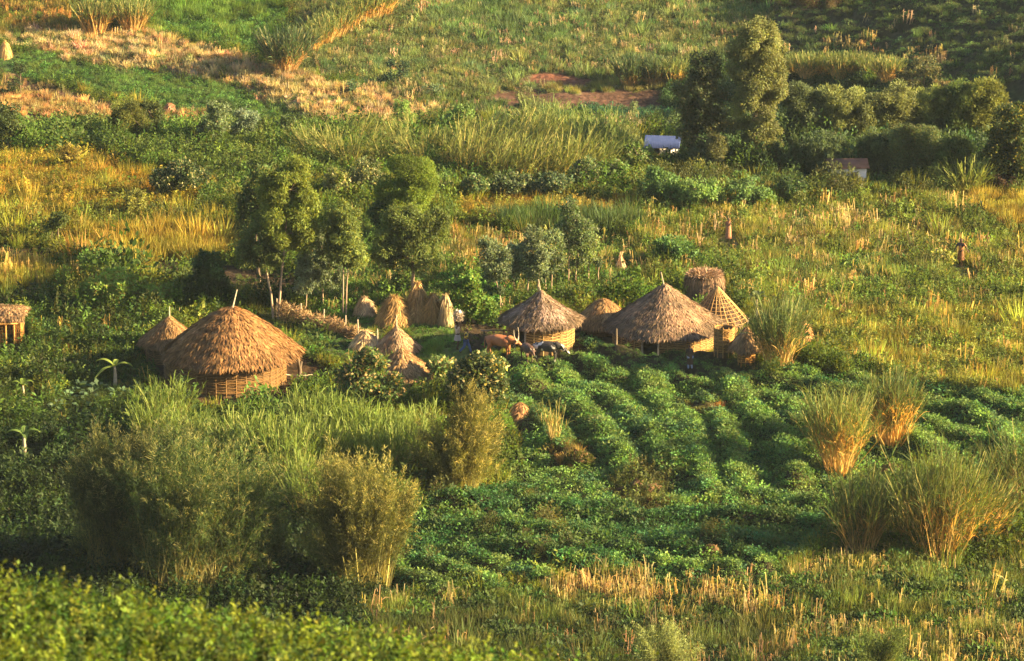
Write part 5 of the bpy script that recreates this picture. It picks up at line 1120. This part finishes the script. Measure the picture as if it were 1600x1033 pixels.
    feather('golden feathery bamboo clump under the flowering bushes', 715, 770, [(720, 690, 70, 62), (745, 660, 46, 52), (690, 720, 48, 44), (735, 620, 36, 22)], (.14, .135, .032), (.42, .34, .10), 620, 80, 1.1, canes=14)
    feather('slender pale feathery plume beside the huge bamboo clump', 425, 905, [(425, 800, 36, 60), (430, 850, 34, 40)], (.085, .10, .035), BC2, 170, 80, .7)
    # ---- napier grass behind the bamboo
    c, l = reed_mesh(3.0, .8, 110, .55, (0, 0), (.30, .27, .08), (.14, .19, .035), 12, .25, .8, .16, .034); nm = [(c.mesh('culms', M['straw']), l.mesh('leaves', M['leaf']))]
    c, l = reed_mesh(3.2, .7, 90, .6, (.1, 0), (.40, .30, .10), (.13, .18, .035), 12, .35, .9, .16, .034); nm.append((c.mesh('culms', M['straw']), l.mesh('leaves', M['leaf'])))
    spots = [(245, 690), (275, 700), (300, 680), (320, 715), (345, 700), (372, 722), (395, 705), (418, 735), (440, 720), (452, 750), (470, 715), (470, 772), (492, 700), (505, 735), (520, 700), (540, 725), (565, 700), (590, 730), (612, 705), (630, 735), (655, 700), (488, 800), (505, 690), (540, 690), (600, 745), (260, 655)]
    for i, (a, b) in enumerate(spots):
        reed_thing('tall green napier grass clump in the stand between the domed hut and bamboo', a, b + 14, nm[i % 2], R.uniform(.72, .88) if 260 < a < 480 and b < 710 else R.uniform(.95, 1.25), R.uniform(0, 6), 'napier grass clumps behind the bamboo', 'napier_grass', 'grass clump')
    reed_thing('tall napier plume at the right end of the stand by the hut', 480, 705, nm[1], 1.25, 0, None, 'napier_grass', 'grass clump')
    # ---- reed clumps at the right
    TA = (.62, .35, .10); GR = (.12, .15, .035)
    reed_thing('fan shaped reed clump with glowing orange base in the green rows', 1310, 742, h=4.9, br=.7, n=190, mess=.16, spread=.45, tan=TA, grn=(.15, .18, .045), low=.6, lv=14, W=.032)
    reed_thing('tall upright reed clump with bare golden culms', 1392, 702, h=4.4, br=.6, n=180, spread=.42, tan=(.75, .42, .11), grn=(.10, .13, .035), low=.6, lv=14, W=.034)
    reed_thing('dark reed clump leaning left below the fan shaped clump', 1346, 866, h=4.8, br=.7, n=130, mess=.16, spread=.42, lean=(-.05, 0), tan=(.45, .27, .09), grn=(.085, .11, .03), low=.45, lv=14, W=.032)
    reed_thing('wide reed clump with many bare culms at lower right', 1470, 872, h=6.2, br=1.2, n=170, spread=.4, lean=(.05, 0), tan=(.50, .29, .08), grn=(.10, .125, .03), low=.45, lv=14, mess=.16, W=.034)
    reed_thing('reed clump with broken culms falling right by the lower edge field', 1520, 850, h=4.4, br=.8, n=90, spread=.6, lean=(.25, 0), tan=(.62, .36, .10), grn=(.10, .12, .03), low=.5, lv=6, mess=.3, W=.036)
    reed_thing('thin reed tuft between the two lower clumps', 1410, 852, h=3.6, br=.5, n=60, spread=.7, tan=(.45, .3, .1), grn=(.09, .12, .035), low=.3, lv=7)
    reed_thing('reed clump at the right edge above the stubble', 1605, 800, h=5.0, br=.9, n=120, spread=.8, tan=(.4, .25, .08), grn=(.08, .10, .025), low=.45, lv=14)
    reed_thing('feathery reed clump with straw at its foot beside the granary', 1216, 582, h=4.6, br=.6, n=170, spread=.5, tan=(.62, .40, .14), grn=(.11, .15, .05), low=.45, lv=14, W=.035)
    reed_thing('small dry reed tuft among the vines left of centre', 868, 690, h=2.6, br=.3, n=34, spread=.5, tan=(.6, .4, .14), grn=(.16, .17, .05), low=.6, lv=4)
    reed_thing('green fan of reeds before the dark belt at right', 1512, 300, h=3.0, br=.9, n=150, spread=1.5, tan=(.42, .33, .09), grn=(.16, .20, .045), low=.3, lv=7, mess=.18)
    # ---- leaning reed bed
    ms = []
    for k in range(4):
        c, l = reed_mesh(3.6, .75, 60, .7, (.35 + .1 * k, 0), (.60, .40, .14), (.17, .19, .05), 11, .25, .9, .24, .036); ms.append((c.mesh('culms', M['straw']), l.mesh('leaves', M['leaf'])))
    c, l = reed_mesh(3.4, .8, 80, .6, (.1, 0), (.40, .33, .12), (.14, .19, .055), 11, .2, .8, .15, .036); gm_ = (c.mesh('culms', M['straw']), l.mesh('leaves', M['leaf']))
    for a, b in [(700, 262), (725, 240), (735, 275), (755, 255), (770, 232), (775, 285), (795, 262), (812, 240), (820, 285), (838, 262), (850, 240), (860, 285), (875, 262), (888, 282), (895, 245), (905, 268)]:
        reed_thing('golden reed clump leaning right in the crowded middle of the reed bed', a, b, ms[R.integers(4)], R.uniform(.85, 1.15), R.uniform(-.25, .25), 'leaning golden reeds of the reed bed')
    for a, b in [(918, 252), (935, 270), (950, 250), (965, 262), (935, 238), (880, 222), (845, 218)]:
        reed_thing('green upright reed clump at the right end of the reed bed', a, b, gm_, R.uniform(.8, 1.1), R.uniform(0, 6), 'green reeds at the right of the reed bed')
    for a, b in [(490, 245), (520, 250), (545, 262), (575, 245), (600, 262), (625, 245), (655, 262), (672, 245), (560, 230), (640, 228)]:
        reed_thing('sparse tangled reed clump in the left half of the reed bed', a, b, ms[R.integers(4)], R.uniform(.6, .85), R.uniform(0, 6), 'tangled reeds at the left of the reed bed')
    # ---- far cane clumps
    def farm(**k):
        c, l = reed_mesh(**k); return (c.mesh('culms', M['straw']), l.mesh('leaves', M['leaf']))
    fc = farm(h=3.8, br=1.0, n=220, spread=.7, tan=(.70, .40, .14), grn=(.13, .17, .05), low=.55, lv=7, W=.06)
    reed_thing('tall cane clump with tan foot at the upper left', 150, 52, fc, 1.0, 0); reed_thing('narrower cane clump beside the upper left one', 208, 48, fc, .85, 2)
    dk = farm(h=4.0, br=.9, n=240, spread=.9, tan=(.62, .36, .15), grn=(.075, .115, .05), low=.4, lv=14, W=.06)
    reed_thing('vase shaped cane clump casting a dark shadow on the tan slope', 445, 112, dk, 1.05, 0)
    for i, (a, b) in enumerate([(485, 82), (505, 70), (525, 58), (545, 46), (565, 34), (585, 28), (600, 22)]):
        reed_thing('cane clump in the curving row climbing the upper middle slope', a, b, fc, .75, i, 'cane row climbing the upper slope')
    reed_thing('dense block of dark green cane left of the second tall tree', 985, 135, dk, .72, 0); reed_thing('cane clump with tan stems at the block of dark cane', 1022, 134, dk, .70, 1.5); reed_thing('cane clump touching the second tall tree', 1052, 134, fc, .68, .5)
    for i, (a, b) in enumerate([(1238, 122), (1262, 124), (1288, 124), (1312, 125), (1338, 126), (1362, 128), (1388, 130)]):
        reed_thing('cane clump in the straight row behind the feathery shrubs', a, b, fc, .62, i * 1.3, 'cane row behind the tree belt')
    # ---- bananas
    def banana(label, px, py, h, leaves, sc=1.0, col=(.17, .24, .05), stemc='pole', r=.1):
        loc = at(px, py); LOW.append((loc.x, loc.y, 1.5, .4)); t = thing('banana_plant', label, 'banana plant', loc); t.scale = (sc,) * 3
        q = G(); q.tube([[0, 0, -.2], [.02, 0, h * .5], [0, 0, h]], [r * 1.2, r, r * .6], 8); q.obj('stem', M[stemc], t)
        for a, el, L in leaves:
            g = G(); k = 12; f = np.linspace(0, 1, k); d = np.array([math.cos(a), math.sin(a), 0]); sd = np.array([-math.sin(a), math.cos(a), 0])
            mid = np.array([0, 0, h])[None] + d[None] * (L * f * math.cos(el))[:, None] + np.array([0, 0, 1.])[None] * (L * (f * math.sin(el) - .55 * f ** 2.2))[:, None]
            w = .17 * np.sin(np.clip(f * .93 + .07, 0, 1) * PI) ** .6
            for s in (-1, 1):
                e = mid + sd * (s * w)[:, None] + np.array([0, 0, .06]); V = np.concatenate([mid, e]); g.add(V, [[i, i + 1, k + i + 1, k + i] for i in range(k - 1)], np.array(col) * R.uniform(.85, 1.15))
            g.tube(mid, .015, 4, (.3, .34, .12)); g.obj('leaf', M['leaf'], t)
    banana('pale stemmed banana plant coloured sunlit against the dark scrub', 180, 602, 1.15, [(PI - .2, .75, 1.6), (-.1, .6, 1.3), (PI + .5, .1, 1.3), (1.2, 1.1, .8), (-1.7, .9, .8)], 1.0, (.24, .30, .06))  # leaf colour lightened to read as sunlit
    banana('small banana plant near the left edge', 36, 618, .6, [(PI, .8, .9), (.3, .8, .9), (1.6, 1.2, .8), (-1, .7, .8)], 1.0, (.17, .24, .035), r=.07)
    banana('shade coloured banana plant at the far left above the bamboo', 38, 712, 1.2, [(PI, .7, 1.2), (.2, .7, 1.2), (1.4, 1.1, 1.0), (-1.3, .5, 1)], 1.0, (.09, .14, .03))  # shade put into the leaf colour, darker than the other bananas
    banana('young palm like banana with upright fronds behind the reeds', 1182, 500, 1.3, [(PI - .3, 1.25, 1.1), (.1, 1.1, 1.2), (1.5, 1.3, 1.1), (-1.5, 1.2, 1.1), (PI + .3, 1.0, .9), (-.3, .8, 1.0)], .95, (.12, .15, .07), r=.06)
    # ---- taro plants
    for i, (a, b, s) in enumerate([(120, 612, 1.1), (138, 622, 1.0), (155, 610, 1.0), (105, 625, .9), (188, 622, 1.0), (128, 640, .8), (215, 612, .8), (90, 640, .9)]):
        loc = at(a, b); LOW.append((loc.x, loc.y, .8, .35)); t = thing('taro_plant', 'broad leaved pale taro plant in the dark patch below the lit banana', 'taro plant', loc, group='taro plants below the banana'); t.scale = (s,) * 3
        g = G(); n = 13; an = R.uniform(0, 6.28, n); el = R.uniform(.3, 1.2, n); d = np.stack([np.cos(an) * np.cos(el), np.sin(an) * np.cos(el), np.sin(el)], 1)
        g.leaves(d * .45, unit(d * [1, 1, .2] + rdir(n) * .25), unit(rdir(n) * .35 + [.5, -.3, 1]), R.uniform(.35, .55, n), R.uniform(.22, .34, n), vary((.09, .14, .07), n, .3)); g.obj('leaves', M['leaf'], t)
        q = G(); q.blades(np.zeros((n, 3)), d, .5, .03, (.12, .2, .08), 1, 0); q.obj('stalks', M['leaf'], t)
    # ---- pale weeds at the foot of the picture
    for px, py, c, lab, col in [(1035, 1070, [(1030, 1010, 55, 40), (1060, 1000, 40, 30), (1000, 1000, 36, 26)], 'pale feathery weed clump at the bottom centre', (.24, .27, .10)),
                                (1370, 1065, [(1370, 1015, 46, 36), (1395, 1000, 26, 22)], 'dark weed clump with yellow flecks at the bottom right', (.09, .12, .03))]:
        feather(lab, px, py, c, col, np.array(col) * 1.5, 170, 60, .5, .14, .035, name='weed_clump', cat='weed clump')
    # ---- earth banks and stumps in the rows
    for px, py, rx, rz, lab in [(1000, 775, 1.2, .75, 'overgrown earth mound in the middle of the vine rows'), (905, 720, .8, .5, 'low brown earth mound left in the vine rows'), (1395, 742, .9, .6, 'dark hollow earth bank between the two reed clumps'), (1095, 645, 1.1, .35, 'broken earth bank at the head of the curved rows'), (1110, 868, .55, .6, 'brown dry shrub mound near the stubble edge')]:
        loc = at(px, py, .12); t = thing('earth_mound', lab, 'mound', loc); g = G(); th = np.linspace(0, 2 * PI, 29)[:-1]; ph = np.linspace(0, PI / 2, 7)
        V = np.stack([np.stack([rx * np.cos(p) * np.cos(th), rx * .6 * np.cos(p) * np.sin(th), rz * np.sin(p) + 0 * th], 1) for p in ph]); V = V * (1 + .16 * R.normal(size=V.shape[:2])[..., None])
        g.add(V.reshape(-1, 3), [[i * 28 + j, i * 28 + (j + 1) % 28, (i + 1) * 28 + (j + 1) % 28, (i + 1) * 28 + j] for i in range(6) for j in range(28)], (1, 1, 1))
        g.obj('earth', M['mud_bank'], t)
        g = G(); n = int(1500 * rx); d = rdir(n); d[:, 2] = abs(d[:, 2]); P = d * [rx, rx * .6, rz]; g.leaves(P, unit(d + rdir(n)), rdir(n), .14, .07, vary((.11, .12, .035), n, .5)); g.obj('weeds', M['leaf'], t)

def buildings():
    blue = solid_mat('blue_metal_roof', (.05, .075, .20), (.075, .10, .25), 3, .75, spec=.2); wh = solid_mat('white_wash', (.72, .66, .6), (.6, .54, .48), 2, .9)
    loc = at(1036, 241, .3); LOW.append((loc.x, loc.y - 1, 2.0, .5)); t = thing('metal_roof_house', 'low house with pale blue metal roof left of the tall trees', 'house', loc, -.15)
    g = G(); g.box((0, 0, .35), (1.05, .9, .65)); w = g.obj('wall', wh, t)
    g = G(); n = 44; xs = np.linspace(-1.3, 1.3, n); zz = .03 * (np.arange(n) % 2)
    for s in (-1, 1):
        V = np.concatenate([np.stack([xs, 0 * xs, 1.62 + zz], 1), np.stack([xs, 0 * xs + s * 1.3, .98 + zz], 1)]); g.add(V, [[i, i + 1, n + i + 1, n + i] for i in range(n - 1)], (1, 1, 1))
    ro = g.obj('roof', blue, t); md = ro.modifiers.new('thick', 'SOLIDIFY'); md.thickness = .03
    q = G(); q.box((-.4, -.92, .3), (.25, .03, .6)); q.obj('door', M['dark_bark'], t)
    q = G(); q.box((.45, -.92, .45), (.18, .03, .18)); q.obj('window', M['black'], t)  # solid panel, darkness of the opening is its colour
    loc = at(1322, 287, .1); t = thing('whitewashed_house', 'low whitewashed wall of a brown roofed house hidden by trees', 'house', loc, .05)
    g = G(); g.box((0, 0, .55), (1.25, 1.1, .95)); g.obj('wall', wh, t)
    g = G()
    for s in (-1, 1):
        V = [[-1.45, 0, 1.85], [1.45, 0, 1.85], [1.45, s * 1.25, 1.42], [-1.45, s * 1.25, 1.42]]; g.add(V, [[0, 1, 2, 3]], (1, 1, 1))
    ro = g.obj('roof', solid_mat('rusted_roof', (.14, .07, .045), (.2, .1, .07), 3, .7), t); md = ro.modifiers.new('thick', 'SOLIDIFY'); md.thickness = .04
    q = G(); q.box((.45, -1.12, .55), (.22, .03, .6)); q.obj('door', M['dark_bark'], t)
    q = G(); q.box((-.5, -1.12, .9), (.16, .03, .14)); q.obj('window', M['black'], t)
M['mud_bank'] = solid_mat('bank_earth', (.09, .05, .025), (.16, .09, .045), 4, .95, .6)
huts(); straws(); figures(); plants(); buildings()
build_cover()

# ------------------------------------------------------------------ light
SUN_EL, SUN_AZ = math.radians(20), math.radians(-9)       # azimuth measured from +x towards +y
sd = Vector((math.cos(SUN_EL) * math.cos(SUN_AZ), math.cos(SUN_EL) * math.sin(SUN_AZ), math.sin(SUN_EL)))
L = bpy.data.lights.new('sun', 'SUN'); L.energy = 5.0; L.angle = math.radians(.6); L.color = (1, .79, .41)
so = bpy.data.objects.new('sun', L); COL.objects.link(so); so.rotation_euler = sd.to_track_quat('Z', 'Y').to_euler(); so.location = (100, -50, 120)
w = bpy.data.worlds.new('World'); scene.world = w; w.use_nodes = True; nt = w.node_tree; nt.nodes.clear()
sky = N(nt, 'ShaderNodeTexSky', sky_type='NISHITA'); sky.sun_disc = False; sky.sun_elevation = SUN_EL
sky.sun_rotation = math.atan2(sd.x, sd.y)
bg = N(nt, 'ShaderNodeBackground'); bg.inputs['Strength'].default_value = .052
nt.links.new(sky.outputs[0], bg.inputs[0]); ow = N(nt, 'ShaderNodeOutputWorld'); nt.links.new(bg.outputs[0], ow.inputs[0])

# ------------------------------------------------------------------ air
g = G(); g.box((0, 0, 41.5), (3600, 3600, 56.5)); hz, ht = new_mat('hazy_air')
pv = N(ht, 'ShaderNodeVolumePrincipled'); pv.inputs['Color'].default_value = (.80, .92, 1.0, 1); pv.inputs['Density'].default_value = .00005; pv.inputs['Anisotropy'].default_value = .2
oh = N(ht, 'ShaderNodeOutputMaterial'); ht.links.new(pv.outputs[0], oh.inputs['Volume'])
ho = g.obj('haze', hz); ho['kind'] = 'stuff'
# ------------------------------------------------------------------ camera
cam = bpy.data.cameras.new('camera'); co = bpy.data.objects.new('camera', cam); COL.objects.link(co)
co.location = (0, 0, CAMZ); co.rotation_euler = (math.pi / 2 - PITCH, 0, 0)
cam.sensor_fit = 'HORIZONTAL'; cam.angle = 2 * math.atan(800 / F); cam.clip_start = .5; cam.clip_end = 6000
cam.dof.use_dof = True; cam.dof.focus_distance = 262; cam.dof.aperture_fstop = 2.5
scene.camera = co
scene.view_settings.view_transform = 'Standard'; scene.view_settings.look = 'None'; scene.view_settings.exposure = 2.42; scene.view_settings.gamma = 1
scene.render.resolution_x = 1024; scene.render.resolution_y = 661
scene.cycles.max_bounces = 4; scene.cycles.diffuse_bounces = 3; scene.cycles.transmission_bounces = 2; scene.cycles.transparent_max_bounces = 4
scene.cycles.use_denoising = True
scene.cycles.denoiser = 'OPENIMAGEDENOISE'; scene.cycles.denoising_input_passes = 'RGB_ALBEDO_NORMAL'; scene.cycles.denoising_prefilter = 'ACCURATE'
